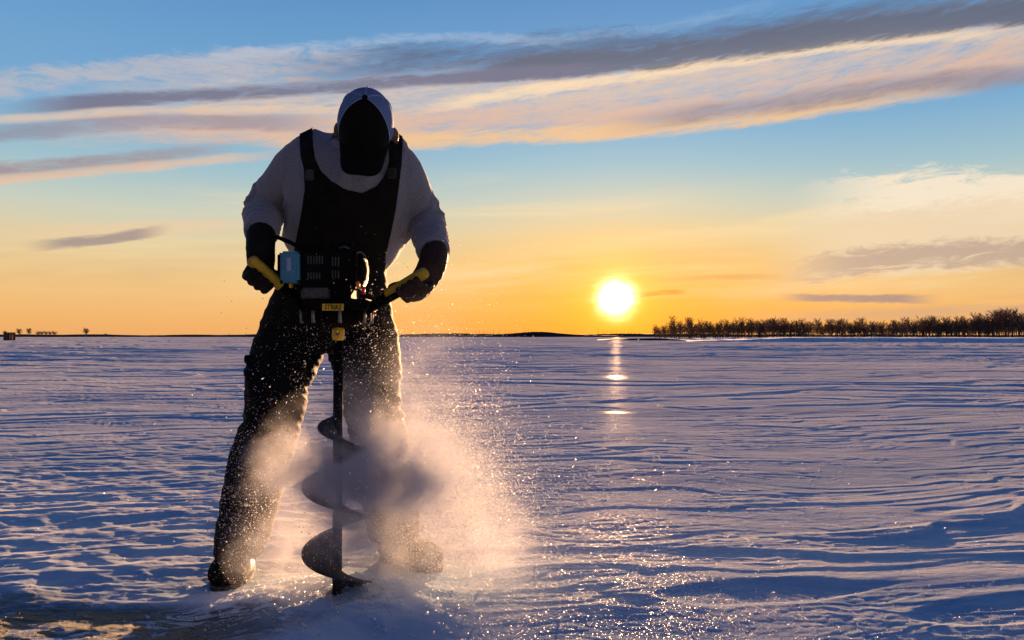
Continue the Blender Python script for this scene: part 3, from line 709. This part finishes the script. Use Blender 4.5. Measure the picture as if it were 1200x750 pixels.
# boots
BOOT = mat('dark_boot', (.008, .007, .006), .95, spec=.1, nscale=40, namp=.5, bump=.002, bscale=120); SOLE = mat('boot_rubber', (.015, .015, .015), .6)
def boot(cx, cy, ang, lab):
    M = Matrix.Translation((cx, cy, gz(cx, cy) * .3 - .002)) @ Matrix.Rotation(ang, 4, 'Z')      # toe along -y
    T = lambda v: M @ Vector(v)
    bm = bmesh.new(); Rm = Matrix.Rotation(ang, 4, 'Z')
    ell(bm, T((0, -.085, .060)), (.068, .105, .054), Rm); ell(bm, T((0, -.125, .056)), (.066, .064, .052), Rm)
    ell(bm, T((0, .075, .055)), (.048, .062, .050), Rm); ell(bm, T((0, .02, .08)), (.05, .09, .055), Rm)
    limb(bm, [T((0, .06, .06)), T((0, .055, .14)), T((0, .05, .21))], [.054, .058, .062])
    me_ = fuse(bm, .005, 4); v, n = arrays(me_); v[:, 2] = np.maximum(v[:, 2], .016)
    v += n * (pn(v[:, 0] * 40, v[:, 1] * 40 + v[:, 2] * 40, 90) * .0015)[:, None]; setco(me_, v)
    o = link('boot', me_, BOOT, person); o['label'] = lab
    pts = []
    for i in range(40):
        t = 2 * math.pi * i / 40; y = -.035 - .155 * math.sin(t); wd = .066 + .006 * math.sin(t * 1 + .3) - .010 * math.exp(-((y - .03) / .04) ** 2)
        pts.append((wd * math.copysign(abs(math.cos(t)) ** .75, math.cos(t)), y))
    bm = bmesh.new(); lo = [bm.verts.new(T((x, y, -.006))) for x, y in pts]; hi = [bm.verts.new(T((x * 1.02, y * 1.01, .026))) for x, y in pts]
    bm.faces.new(lo); bm.faces.new(hi[::-1])
    for i in range(40): bm.faces.new((lo[i], hi[i], hi[(i + 1) % 40], lo[(i + 1) % 40]))
    bm_obj('sole', bm, SOLE, o, 0)
    for k in range(4):
        y = -.03 - k * .028; z = .118 - k * .016
        V = []; Fc = []; tube_into(V, Fc, [T((-.03, y, z - .006)), T((0, y - .006, z + .002)), T((.03, y, z - .006))], [.0028] * 3, 6); link('lace', mesh_from('lace', V, Fc), SOLE, o)
def gpt(px_, D): return ((px_ - 600) / F * D)
boot(gpt(279, 2.82), 2.83, R(4), 'dark snowy boot with the toe towards the camera')
boot(gpt(474, 2.98), 2.98, R(50), 'dark snowy boot turned out to the side')
# cap
def cap_pt(a, t, rx=.0885, ry=.107, rz=.112, off=0):       # a azimuth from the face, t 0 rim .. 1 crown
    ph = t * math.pi / 2; cz = math.sin(ph); cr = math.cos(ph) ** .82
    return HW @ Vector(((rx + off) * cr * math.sin(a), -(ry + off) * cr * math.cos(a) + .004, (rz + off) * cz))
WHT = mat('pale_blue_cap_cloth', (.10, .17, .36), .85, spec=.2, nscale=200, namp=.15, bump=.0008, bscale=700); BLK = mat('black_cap_cloth', (.0035, .004, .005), .85, spec=.08, bump=.0006, bscale=500); SEAM = mat('seam_thread', (.20, .28, .46), .8)
cap = bpy.data.objects.new('tmp', None)
V = []; Fc = []; nA = 96; nT = 20
for i in range(nA):
    for j in range(nT + 1): V.append(cap_pt(2 * math.pi * i / nA, j / nT - (.10 if j == 0 else 0)))
for i in range(nA):
    for j in range(nT): a_ = i * (nT + 1) + j; c_ = ((i + 1) % nA) * (nT + 1) + j; Fc.append((a_, c_, c_ + 1, a_ + 1))
cap = link('cap', mesh_from('cap', V, Fc), WHT, person); cap['label'] = 'ball cap with black front panels and pale blue back panels'
cap.data.materials.append(BLK)
V = []; Fc = []
lim = R(60); nA2 = 40
for i in range(nA2 + 1):
    for j in range(nT + 1):
        V.append(cap_pt(-lim + 2 * lim * i / nA2, j / nT - (.12 if j == 0 else 0), off=.0022))
for i in range(nA2):
    for j in range(nT): a_ = i * (nT + 1) + j; c_ = (i + 1) * (nT + 1) + j; Fc.append((a_, c_, c_ + 1, a_ + 1))
fp = link('front_panel', mesh_from('front_panel', V, Fc), BLK, cap)
for k in range(6):
    a_ = R(-56 if k == 0 else 56 if k == 1 else 0)
    a_ = [R(-61), R(61), R(118), R(-118), R(180)][k] if k < 5 else None
    if a_ is None: continue
    V = []; Fc = []; tube_into(V, Fc, [cap_pt(a_, j / 16, off=.0015) for j in range(17)], [.0016] * 17, 6); link('seam', mesh_from('seam', V, Fc), SEAM, cap)
bm = bmesh.new(); ell(bm, cap_pt(0, 1, off=.003), (.009, .009, .005), HM, 12); bm_obj('button', bm, BLK, cap, smooth=True)
V = []; Fc = []; nu, nv_ = 28, 12
for side in (0, 1):
    for i in range(nu + 1):
        a_ = R(-62) + R(124) * i / nu
        for j in range(nv_ + 1):
            t = j / nv_; u = i / nu * 2 - 1
            x0, y0 = .0885 * math.sin(a_), -.107 * math.cos(a_) + .004
            x1 = .069 * math.copysign(abs(u) ** .9, u); y1 = -.105 - .086 * (1 - abs(u) ** 3.2) ** .55
            x = x0 + (x1 - x0) * t; y = y0 + (min(y1, y0) - y0) * t
            z = -.004 - 2.9 * x * x * (1 + .3 * t) * 1.0 + .010 * 0 - .012 * t - side * .0035
            V.append(HW @ Vector((x, y, z)))
    b0 = side * (nu + 1) * (nv_ + 1)
    for i in range(nu):
        for j in range(nv_):
            a_ = b0 + i * (nv_ + 1) + j; f = (a_, a_ + nv_ + 1, a_ + nv_ + 2, a_ + 1); Fc.append(f if side else f[::-1])
S = (nu + 1) * (nv_ + 1)
for i in range(nu): a_ = i * (nv_ + 1) + nv_; Fc.append((a_, a_ + nv_ + 1, a_ + nv_ + 1 + S, a_ + S))
link('brim', mesh_from('brim', V, Fc), BLK, cap)
# gloves
GLV = mat('black_glove', (.004, .0035, .0035), .8, spec=.2, nscale=60, namp=.4, bump=.001, bscale=250)
GLO = mat('black_glove_warm_lit', (.022, .010, .006), .7, spec=.3, nscale=60, namp=.4, bump=.001, bscale=250)  # browner copy of the black glove; warm sunlight is painted into its colour
def glove(A, B, Wr, Ws, m, lab):
    """hand closed round the grip A (tip) -> B; Wr wrist"""
    ax = (B - A).normalized(); C0 = A.lerp(B, .42)
    back = (Wr - C0); back = (back - ax * back.dot(ax)).normalized(); sidev = ax.cross(back)      # plane across the grip
    if sidev.y > 0: sidev = -sidev                                                               # toward the camera
    r = .022
    bm = bmesh.new()
    kn = C0 + back * (r + .026) - sidev * .040
    limb(bm, [Ws, Ws.lerp(Wr, .6), Wr.lerp(kn, .3), Wr.lerp(kn, .7), kn], [.046, .047, .046, .044, .040])
    for k in range(4):                                                                           # fingers
        o = A.lerp(B, .02) + ax * (.016 + k * .0235)
        L = (.92, 1.0, .97, .80)[k]; rr_ = (.0125, .0128, .0124, .0112)[k]
        pts = [o + back * (r + .024) - sidev * .042, o + back * (.010) - sidev * (r + .034) * L, o - back * (r + .008) * L - sidev * (r + .020), o - back * (r + .022) * L - sidev * .012, o - back * (r + .016) + sidev * .002 * L]
        limb(bm, pts, [rr_ * 1.25, rr_ * 1.15, rr_ * 1.05, rr_, rr_ * .88], 10, 3)
    ell(bm, C0 + back * (r + .008) - sidev * .042 + ax * .006, (.050, .036, .034), ax.to_track_quat('X', 'Z').to_matrix().to_4x4())
    tb = B.lerp(A, .25)
    limb(bm, [kn + ax * .03, C0 + ax * .044 + back * (r + .020) - sidev * .010, C0 + ax * .060 + back * (r + .014) + sidev * .004, C0 + ax * .076 + back * (r + .006) + sidev * .010], [.021, .0170, .0150, .0120], 10, 3)
    me_ = fuse(bm, .0032, 2); v, n = arrays(me_); v += n * (pn(v[:, 0] * 60, v[:, 2] * 60 + v[:, 1] * 50, 95) * .0012)[:, None]; setco(me_, v)
    o = link('glove', me_, m, person); o['label'] = lab
    axw = (Ws - Wr).normalized(); ring('glove_cuff', Ws - axw * .008, .050, .050, axw, .006, m, o, 1.8); return o
GLA, GLB = P(296, 306, 2.42), P(329, 334, 2.47)
GRA, GRB = P(497, 320, 2.42), P(455, 345, 2.47)
glove(GLA, GLB, P(305, 284, 2.50), WRL, GLV, 'black glove on the left grip')
glove(GRA, GRB, P(510, 306, 2.50), WRR, GLO, 'black glove on the right grip, warm light put into its colour')
# ------------------------------------------------------------------ the power auger
aug = bpy.data.objects.new('ice_auger', None); col.objects.link(aug); aug.location = (AUG.x, AUG.y, 0)
tag(aug, 'gas powered ice auger with yellow grips and black spiral drilling into the snow', 'ice auger')
def pa(o): o.parent = aug; o.matrix_parent_inverse = Matrix.Translation(-Vector(aug.location)); return o
BLKM = mat('black_paint', (.003, .003, .0035), .8, spec=.08, nscale=30, namp=.3); YEL = mat('yellow_rubber', (.40, .27, .008), .6, nscale=40, namp=.12, bump=.0006, bscale=200)
YELP = mat('yellow_paint', (.62, .40, .01), .4, nscale=30, namp=.15); BLU = mat('blue_plastic', (.03, .17, .30), .4, nscale=14, namp=.12); PAL = mat('pale_decal', (.20, .30, .45), .5)
GRYM = mat('cast_alloy', (.05, .05, .06), .8, metal=.1, nscale=60, namp=.2, bump=.0008, bscale=200); STEEL = mat('steel', (.20, .20, .22), .5, metal=1); RED = mat('red_plastic', (.6, .02, .03), .35); ORG = mat('orange_plastic', (.7, .22, .04), .4)
AD = 2.50
def pbox(a, b, c, d, D0, D1):
    """box covering photo px a..c, py b..d, from depth D0 (front) to D1"""
    p = P(a, b, D0); q_ = P(c, d, D0); return ((p.x + q_.x) / 2, (D0 + D1) / 2, (p.z + q_.z) / 2), (abs(q_.x - p.x), D1 - D0, abs(p.z - q_.z))
def part(name, a, b, c, d, D0, D1, m, bev=.004, par=None, seg=2):
    bm = bmesh.new(); ce, s = pbox(a, b, c, d, D0, D1); box(bm, ce, s); o = bm_obj(name, bm, m, None, bev, seg)
    if par is None: pa(o)
    else: o.parent = par
    return o
def tubeo(name, pts, rads, m, n=16, par=None):
    V = []; Fc = []; tube_into(V, Fc, pts, rads, n); o = link(name, mesh_from(name, V, Fc), m)
    if par is None: pa(o)
    else: o.parent = par
    # keep end caps flat shaded
    return o
ZB = -.12
cx = AUG.x
tubeo('shaft', [(cx, AD, ZB), (cx, AD, P(395, 398, AD).z)], [.0155, .0155], BLKM, 20)
# spiral flighting
rO, rI, pitch = .112, .013, .212
ztop = P(395, 486, AD).z; zbot = ZB; turns = (ztop - zbot) / pitch; n = int(turns * 48)
V = []; Fc = []
ph0 = math.pi * 1.02
for i in range(n + 1):
    t = i / n; z = ztop - t * (ztop - zbot); a_ = ph0 - 2 * math.pi * turns * t * -1
    grow = min(1, (i / 14) ** .5) if i < 14 else 1
    ro = rI + (rO - rI) * grow
    for (r_, dz) in ((rI, .003), (ro, .003), (ro, -.003), (rI, -.003)): V.append((cx + r_ * math.cos(a_), AD + r_ * math.sin(a_), z + dz - (.012 if r_ == ro else 0)))
for i in range(n):
    for j in range(4): a_ = i * 4 + j; b_ = i * 4 + (j + 1) % 4; Fc.append((a_, b_, b_ + 4, a_ + 4))
Fc += [(0, 1, 2, 3), tuple(n * 4 + k for k in (3, 2, 1, 0))]
pa(link('spiral_flighting', mesh_from('spiral_flighting', V, Fc), mat('black_flighting', (.006, .008, .014), .5, nscale=25, namp=.5), smooth=False))
c_t, c_b = P(397, 384, AD).z, P(397, 399, AD).z
cpl = tubeo('coupling', [(cx, AD, c_b), (cx, AD, c_b + .006), (cx, AD, c_t - .006), (cx, AD, c_t)], [.016, .020, .020, .016], YELP, 24)
tubeo('bolt', [(cx + .004, AD - .026, (c_t + c_b) / 2), (cx + .004, AD - .015, (c_t + c_b) / 2)], [.005, .005], STEEL, 6, cpl); cpl.children[0].matrix_parent_inverse = cpl.matrix_basis.inverted() if False else Matrix.Translation(Vector(aug.location)) @ Matrix.Translation(-Vector(aug.location))
# gear housing: rounded drum
def lathe(name, prof, c, m, par=None, n=40, sx=1, sy=1):
    V = []; Fc = []
    for r_, z in prof:
        for j in range(n): t = 2 * math.pi * j / n; V.append((c[0] + r_ * sx * math.cos(t), c[1] + r_ * sy * math.sin(t), z))
    for i in range(len(prof) - 1):
        for j in range(n): Fc.append((i * n + j, i * n + (j + 1) % n, (i + 1) * n + (j + 1) % n, (i + 1) * n + j))
    Fc.append(tuple(range(n))[::-1]); Fc.append(tuple((len(prof) - 1) * n + j for j in range(n)))
    o = link(name, mesh_from(name, V, Fc), m)
    if par is None: pa(o)
    else: o.parent = par
    return o
z1, z2 = P(0, 379, AD - .1).z, P(0, 364, AD - .1).z
gh = lathe('gear_housing', [(.02, z1 - .012), (.03, z1 - .010), (.095, z1), (.108, z1 + .006), (.112, z1 + .012), (.112, z2 - .006), (.106, z2)], (cx - .004, AD, 0), mat('brown_black_alloy', (.006, .004, .0035), .95, spec=.05, nscale=30, namp=.3), sx=1, sy=.9)
for k in range(8):
    t = 2 * math.pi * (k + .35) / 8 + math.pi; x, y = cx - .004 + .112 * math.cos(t), AD + .1 * math.sin(t)
    tubeo('bolt', [(x, y, z1 + .002), (x, y, z2 + .006)], [.0065, .0065], STEEL, 8, gh)
pl = part('mounting_plate', 354, 350, 430, 363.5, AD - .10, AD + .09, BLKM, .005)
lab = part('label_plate', 377.5, 356, 402.5, 364, AD - .1035, AD - .1012, YELP, .0005)
lab['label'] = 'yellow label with black lettering'
cu = bpy.data.curves.new('t', 'FONT'); cu.body = 'STRIKE'; cu.align_x = 'CENTER'; cu.align_y = 'CENTER'; cu.size = .0215; cu.extrude = .0003; cu.shear = .2; cu.offset = .0004; cu.space_character = 1.02
to = bpy.data.objects.new('t', cu); col.objects.link(to); dg = bpy.context.evaluated_depsgraph_get(); dg.update()
tm = bpy.data.meshes.new_from_object(to.evaluated_get(dg)); bpy.data.objects.remove(to)
tc_ = P(390, 360.2, AD - .1042); tm.transform(Matrix.Translation(tc_) @ Matrix.Rotation(R(90), 4, 'X') @ Matrix.Diagonal((.80, 1, 1, 1)))
tm.materials.clear(); lt = link('lettering', tm, BLKM, lab, smooth=False)
part('engine_base', 352, 337, 386, 351, AD - .085, AD + .06, GRYM, .006)
eb = part('crankcase', 384, 330, 411, 352, AD - .08, AD + .07, BLKM, .008)
cow = part('engine_cowling', 350.5, 291, 416, 342, AD - .075, AD + .09, BLKM, .012, seg=3)
for r0_, r1_, xs in ((299.5, 309.5, (361, 364.3, 367.6, 370.9, 374.2, 377.5)), (319, 327, (361, 364.3, 367.6, 370.9, 374.2)), (301, 312, (389.5, 393, 396.5)), (317, 326, (389.5, 393, 396.5))):
    for x in xs: part('cooling_fin', x - .75, r0_, x + .75, r1_, AD - .0785, AD - .072, GRYM, .0008, cow)
tubeo('spark_plug_cap', [P(389, 296, AD), P(389, 290, AD), P(391, 286, AD)], [.010, .010, .006], BLKM, 12)
# air filter cover
af = part('air_filter_cover', 327.5, 294, 350, 331, AD - .09, AD + .02, BLU, .008, seg=3); af['label'] = 'blue filter cover with a pale decal'
part('decal', 336, 302, 341, 317.5, AD - .0918, AD - .0902, PAL, .0004, af)
part('filter_backing', 324.5, 296, 333, 335, AD - .05, AD + .05, BLKM, .006)
part('primer_bulb', 336, 332.5, 343, 337, AD - .07, AD - .04, YELP, .006)
# recoil starter: ribbed drum lying on its side, with the polished rim that the sun catches
rc = P(416, 317, AD)
def disc(name, c, axis, prof, m, par=None, n=40):
    axis = Vector(axis).normalized(); u = axis.orthogonal().normalized(); w = axis.cross(u); V = []; Fc = []
    for r_, z in prof:
        for j in range(n): t = 2 * math.pi * j / n; V.append(Vector(c) + axis * z + (u * math.cos(t) + w * math.sin(t)) * r_)
    for i in range(len(prof) - 1):
        for j in range(n): Fc.append((i * n + j, i * n + (j + 1) % n, (i + 1) * n + (j + 1) % n, (i + 1) * n + j))
    Fc.append(tuple(range(n))[::-1]); Fc.append(tuple((len(prof) - 1) * n + j for j in range(n)))
    o = link(name, mesh_from(name, V, Fc), m)
    if par is None: pa(o)
    else: o.parent = par
    return o
rs = disc('recoil_starter', rc, (1, -.25, 0), [(.062, -.01), (.062, .012), (.056, .022), (.036, .028), (.034, .034), (.012, .036)], BLKM)
disc('starter_rim', rc, (1, -.25, 0), [(.0585, .0165), (.0625, .0165), (.0625, .0195), (.0585, .0195)], STEEL, rs)
fc = disc('fuel_cap', P(404, 289, AD + .02), (0, 0, 1), [(.022, -.012), (.024, 0), (.024, .008), (.018, .012)], BLKM)
tubeo('exhaust_guard', [P(398, 291, AD - .03), P(404, 289, AD - .05), P(410, 292, AD - .05), P(414, 297, AD - .03)], [.003] * 4, STEEL, 8)
tubeo('choke_knob', [P(420, 337, AD - .06), P(419, 330, AD - .062)], [.006, .0065], ORG, 12)
tubeo('stop_switch', [P(426, 345, AD - .07), P(426, 336, AD - .072)], [.0062, .0055], RED, 12)
tubeo('starter_knob', [P(425, 336, AD - .072), P(425, 333, AD - .073)], [.004, .004], STEEL, 10)
# handles
def handle(A, B, C_, D_, lab_):
    hd = tubeo('handle_tube', [A.lerp(B, .1), B, C_, D_], [.0125] * 4, BLKM, 16)
    d = (A - B).normalized()
    pts = [B + (B - A).normalized() * .004, B, B.lerp(A, .06), B.lerp(A, .5), A, A + d * .008, A + d * .013]
    gr = tubeo('grip', pts, [.0165, .0205, .0195, .0188, .0195, .0165, .006], YEL, 20, hd); gr['label'] = lab_
    for k in range(1, 9):
        q0 = B.lerp(A, k / 10); V = []
    return hd
handle(GLA, GLB, P(342, 346, 2.49), P(362, 356, 2.52), 'yellow rubber grip')
handle(GRA, GRB, P(436, 357, 2.49), P(420, 366, 2.52), 'yellow rubber grip')
tubeo('throttle_bar', [P(425, 368, 2.47), P(445, 357, 2.45), P(470, 343, 2.43), P(488, 333, 2.42)], [.010, .0105, .0105, .009], BLKM, 14)
tubeo('support_bar', [P(356, 362, 2.46), P(344, 352, 2.45), P(331, 341, 2.45)], [.009, .009, .008], BLKM, 12)
tubeo('throttle_cable', [P(318, 276, 2.47), P(328, 279, 2.47), P(340, 284, 2.47), P(352, 290, 2.47), P(358, 296, 2.47)], [.0065, .007, .007, .006, .005], BLKM, 10)
tubeo('carburetor_hose', [P(388, 345, AD - .09), P(396, 352, AD - .10), P(408, 349, AD - .10), P(414, 340, AD - .09)], [.004] * 4, BLKM, 8)
# ------------------------------------------------------------------ thrown snow: fine dust (volume) and chips (mesh)
BL = [  # px, py, D, rx, ry, rz, density
    (430, 556, 2.45, .14, .12, .090, 30), (345, 545, 2.44, .095, .09, .085, 15), (400, 470, 2.60, .09, .1, .07, 2.2), (405, 600, 2.40, .08, .06, .06, 9), (495, 560, 2.53, .090, .13, .095, 17), (450, 500, 2.60, .10, .12, .06, 5), (425, 628, 2.48, .10, .1, .05, 7),
    (450, 650, 2.66, .30, .22, .07, 2.0), (550, 600, 2.78, .12, .20, .18, 1.5), (450, 470, 2.70, .13, .14, .11, 1.6),
    (515, 510, 2.74, .11, .16, .15, .8), (575, 640, 2.80, .12, .2, .10, 1.8), (340, 640, 2.62, .13, .16, .09, 3.5), (500, 420, 2.72, .12, .14, .13, .5)]
def build_spray():
    cen = P(455, 560, 2.68)
    bm = bmesh.new(); bmesh.ops.create_icosphere(bm, subdivisions=4, radius=1.0)
    for v in bm.verts:
        d = v.co.normalized(); ext = .05
        for (px, py, D, rx, ry, rz, q) in BL:
            c = P(px, py, D) - cen; r_ = Vector((rx, ry, rz)) * 2.0
            # furthest point of this ellipsoid along d
            e_ = math.sqrt((d.x * r_.x) ** 2 + (d.y * r_.y) ** 2 + (d.z * r_.z) ** 2); ext = max(ext, c.dot(d) + e_ * .86)
        v.co = d * ext
    for v in bm.verts: v.co = v.co + cen; v.co.z = max(v.co.z, -.03)
    m = bpy.data.materials.new('snow_dust'); m.use_nodes = True; nt = m.node_tree; nt.nodes.clear()
    out = nt.nodes.new('ShaderNodeOutputMaterial'); tc = nt.nodes.new('ShaderNodeTexCoord'); sp = nt.nodes.new('ShaderNodeSeparateXYZ')
    wn = noise(nt, tc.outputs['Object'], 6, 3, .55, 0.3, out='Color')
    sc = nt.nodes.new('ShaderNodeVectorMath'); sc.operation = 'MULTIPLY_ADD'; nt.links.new(wn, sc.inputs[0]); sc.inputs[1].default_value = (.16,) * 3
    ad = nt.nodes.new('ShaderNodeVectorMath'); ad.operation = 'SUBTRACT'; nt.links.new(tc.outputs['Object'], ad.inputs[0]); ad.inputs[1].default_value = (.08,) * 3
    nt.links.new(ad.outputs[0], sc.inputs[2]); nt.links.new(sc.outputs[0], sp.inputs[0])
    X, Y, Z = (E(nt, sp.outputs[k]) for k in range(3)); tot = None
    for (px, py, D, rx, ry, rz, q) in BL:
        c = P(px, py, D)
        a = (X - c.x) / rx; b = (Y - c.y) / ry; g = (Z - c.z) / rz
        e_ = ((a * a + b * b + g * g) * -1).exp() * q; tot = e_ if tot is None else tot + e_
    f = noise(nt, tc.outputs['Object'], 11, 6, .68, .6)
    den = (tot * f.ramp(.36, .64, .12, 1.9) - .05).max(0.0)
    pv = nt.nodes.new('ShaderNodeVolumePrincipled'); nt.links.new(den.s, pv.inputs['Density'])
    pv.inputs['Color'].default_value = (.66, .69, .80, 1); pv.inputs['Anisotropy'].default_value = 0.05
    nt.links.new(pv.outputs[0], out.inputs['Volume'])
    m.cycles.volume_step_rate = 1.0 if hasattr(m.cycles, 'volume_step_rate') else 1.0
    me = bpy.data.meshes.new('snow_spray'); bm.to_mesh(me); bm.free()
    o = link('snow_spray', me, m); tag(o, kind='stuff'); return o
build_spray()
def build_chips(name, lying):
    g = np.random.default_rng(21 + lying); pts = []; siz = []
    def add(n, px, py, D, sx_, sy_, sd, s0, s1):
        a = g.normal(px, sx_, n); b = g.normal(py, sy_, n); c = g.normal(D, sd, n)
        for i in range(n):
            if c[i] < 2.05 or c[i] > 3.6: continue
            p = P(a[i], b[i], c[i])
            if p.z < .01: continue
            pts.append(p); siz.append(s0 * (s1 / s0) ** (g.random() ** 3.0))
    if not lying:
        K = 1.0
        add(60000, 525, 585, 2.76, 48, 75, .17, .0006, .0034); add(24000, 548, 590, 2.68, 42, 68, .15, .0008, .0026); add(2500, 690, 560, 2.7, 90, 50, .3, .0006, .0030)
        add(9000, 420, 600, 2.50, 75, 60, .14, .0008, .0036)
        add(5000, 290, 590, 2.60, 22, 65, .08, .0008, .0038)
        add(9000, 570, 615, 2.65, 85, 50, .25, .0008, .0026)
        add(3000, 420, 430, 2.60, 65, 45, .16, .0008, .0042)
        add(900, 470, 400, 2.6, 70, 60, .2, .0010, .0042)
        add(700, 600, 520, 2.6, 130, 70, .3, .0010, .0036)
        add(7000, 500, 470, 2.7, 50, 55, .18, .0007, .0026); add(160, 530, 345, 2.6, 45, 35, .2, .0012, .0034)
        add(160, 250, 480, 2.6, 110, 70, .3, .0010, .0038)
    else:
        for i in range(900):                       # clods and shavings heaped round the hole
            a = g.uniform(0, 6.283); r_ = abs(g.normal(.17, .16)); x = AUG.x + r_ * math.cos(a) * 1.2; y = AUG.y + r_ * math.sin(a)
            pts.append(Vector((x, y, gz(x, y) + .002))); siz.append(.003 * 4 ** (g.random() ** 2.5))
        n_ = 16000; a = g.random(n_); xx = g.normal(.45, 1.0, n_); yy = 2.05 + 3.4 * g.random(n_) ** 1.6
        hh = height(xx, yy)
        for i in range(n_):
            pts.append(Vector((xx[i], yy[i], hh[i] + .0008))); siz.append(.0009 * 3.2 ** (g.random() ** 2.5) * (yy[i] / 2.6))
    base = np.array([[1, 0, 0], [-.8, .1, 0], [0, 1, 0], [.1, -.9, 0], [0, 0, .6], [0, .1, -.6]])
    tri = np.array([[0, 2, 4], [2, 1, 4], [1, 3, 4], [3, 0, 4], [2, 0, 5], [1, 2, 5], [3, 1, 5], [0, 3, 5]])
    n = len(pts); Pn = np.array([p[:] for p in pts]); S = np.array(siz)
    q = g.normal(size=(n, 4)); q /= np.linalg.norm(q, axis=1)[:, None]; w, x, y, z = q.T
    Rm = np.stack([1 - 2 * (y * y + z * z), 2 * (x * y - z * w), 2 * (x * z + y * w), 2 * (x * y + z * w), 1 - 2 * (x * x + z * z), 2 * (y * z - x * w), 2 * (x * z - y * w), 2 * (y * z + x * w), 1 - 2 * (x * x + y * y)], 1).reshape(n, 3, 3)
    bs = base[None] * (1 + .35 * g.normal(size=(n, 6, 1))) * np.array([1.0, .75, .8])
    V = (np.einsum('nij,nkj->nki', Rm, bs) * S[:, None, None] + Pn[:, None]).reshape(-1, 3)
    Q = (tri[None] + (np.arange(n) * 6)[:, None, None]).reshape(-1, 3)
    m = bpy.data.materials.new('flying_ice_chips'); m.use_nodes = True; nt = m.node_tree; b = nt.nodes['Principled BSDF']
    b.inputs['Base Color'].default_value = (.85, .88, .92, 1); b.inputs['Roughness'].default_value = .25
    tr = nt.nodes.new('ShaderNodeBsdfTranslucent'); tr.inputs[0].default_value = (.85, .88, .92, 1)
    mx = nt.nodes.new('ShaderNodeMixShader'); mx.inputs[0].default_value = .5
    nt.links.new(b.outputs[0], mx.inputs[1]); nt.links.new(tr.outputs[0], mx.inputs[2]); nt.links.new(mx.outputs[0], nt.nodes['Material Output'].inputs['Surface'])
    o = link(name, fast_mesh(name, V, Q), m, smooth=False); tag(o, kind='stuff')
build_chips('flying_snow_chips', 0)
build_chips('scattered_ice_chips', 1)
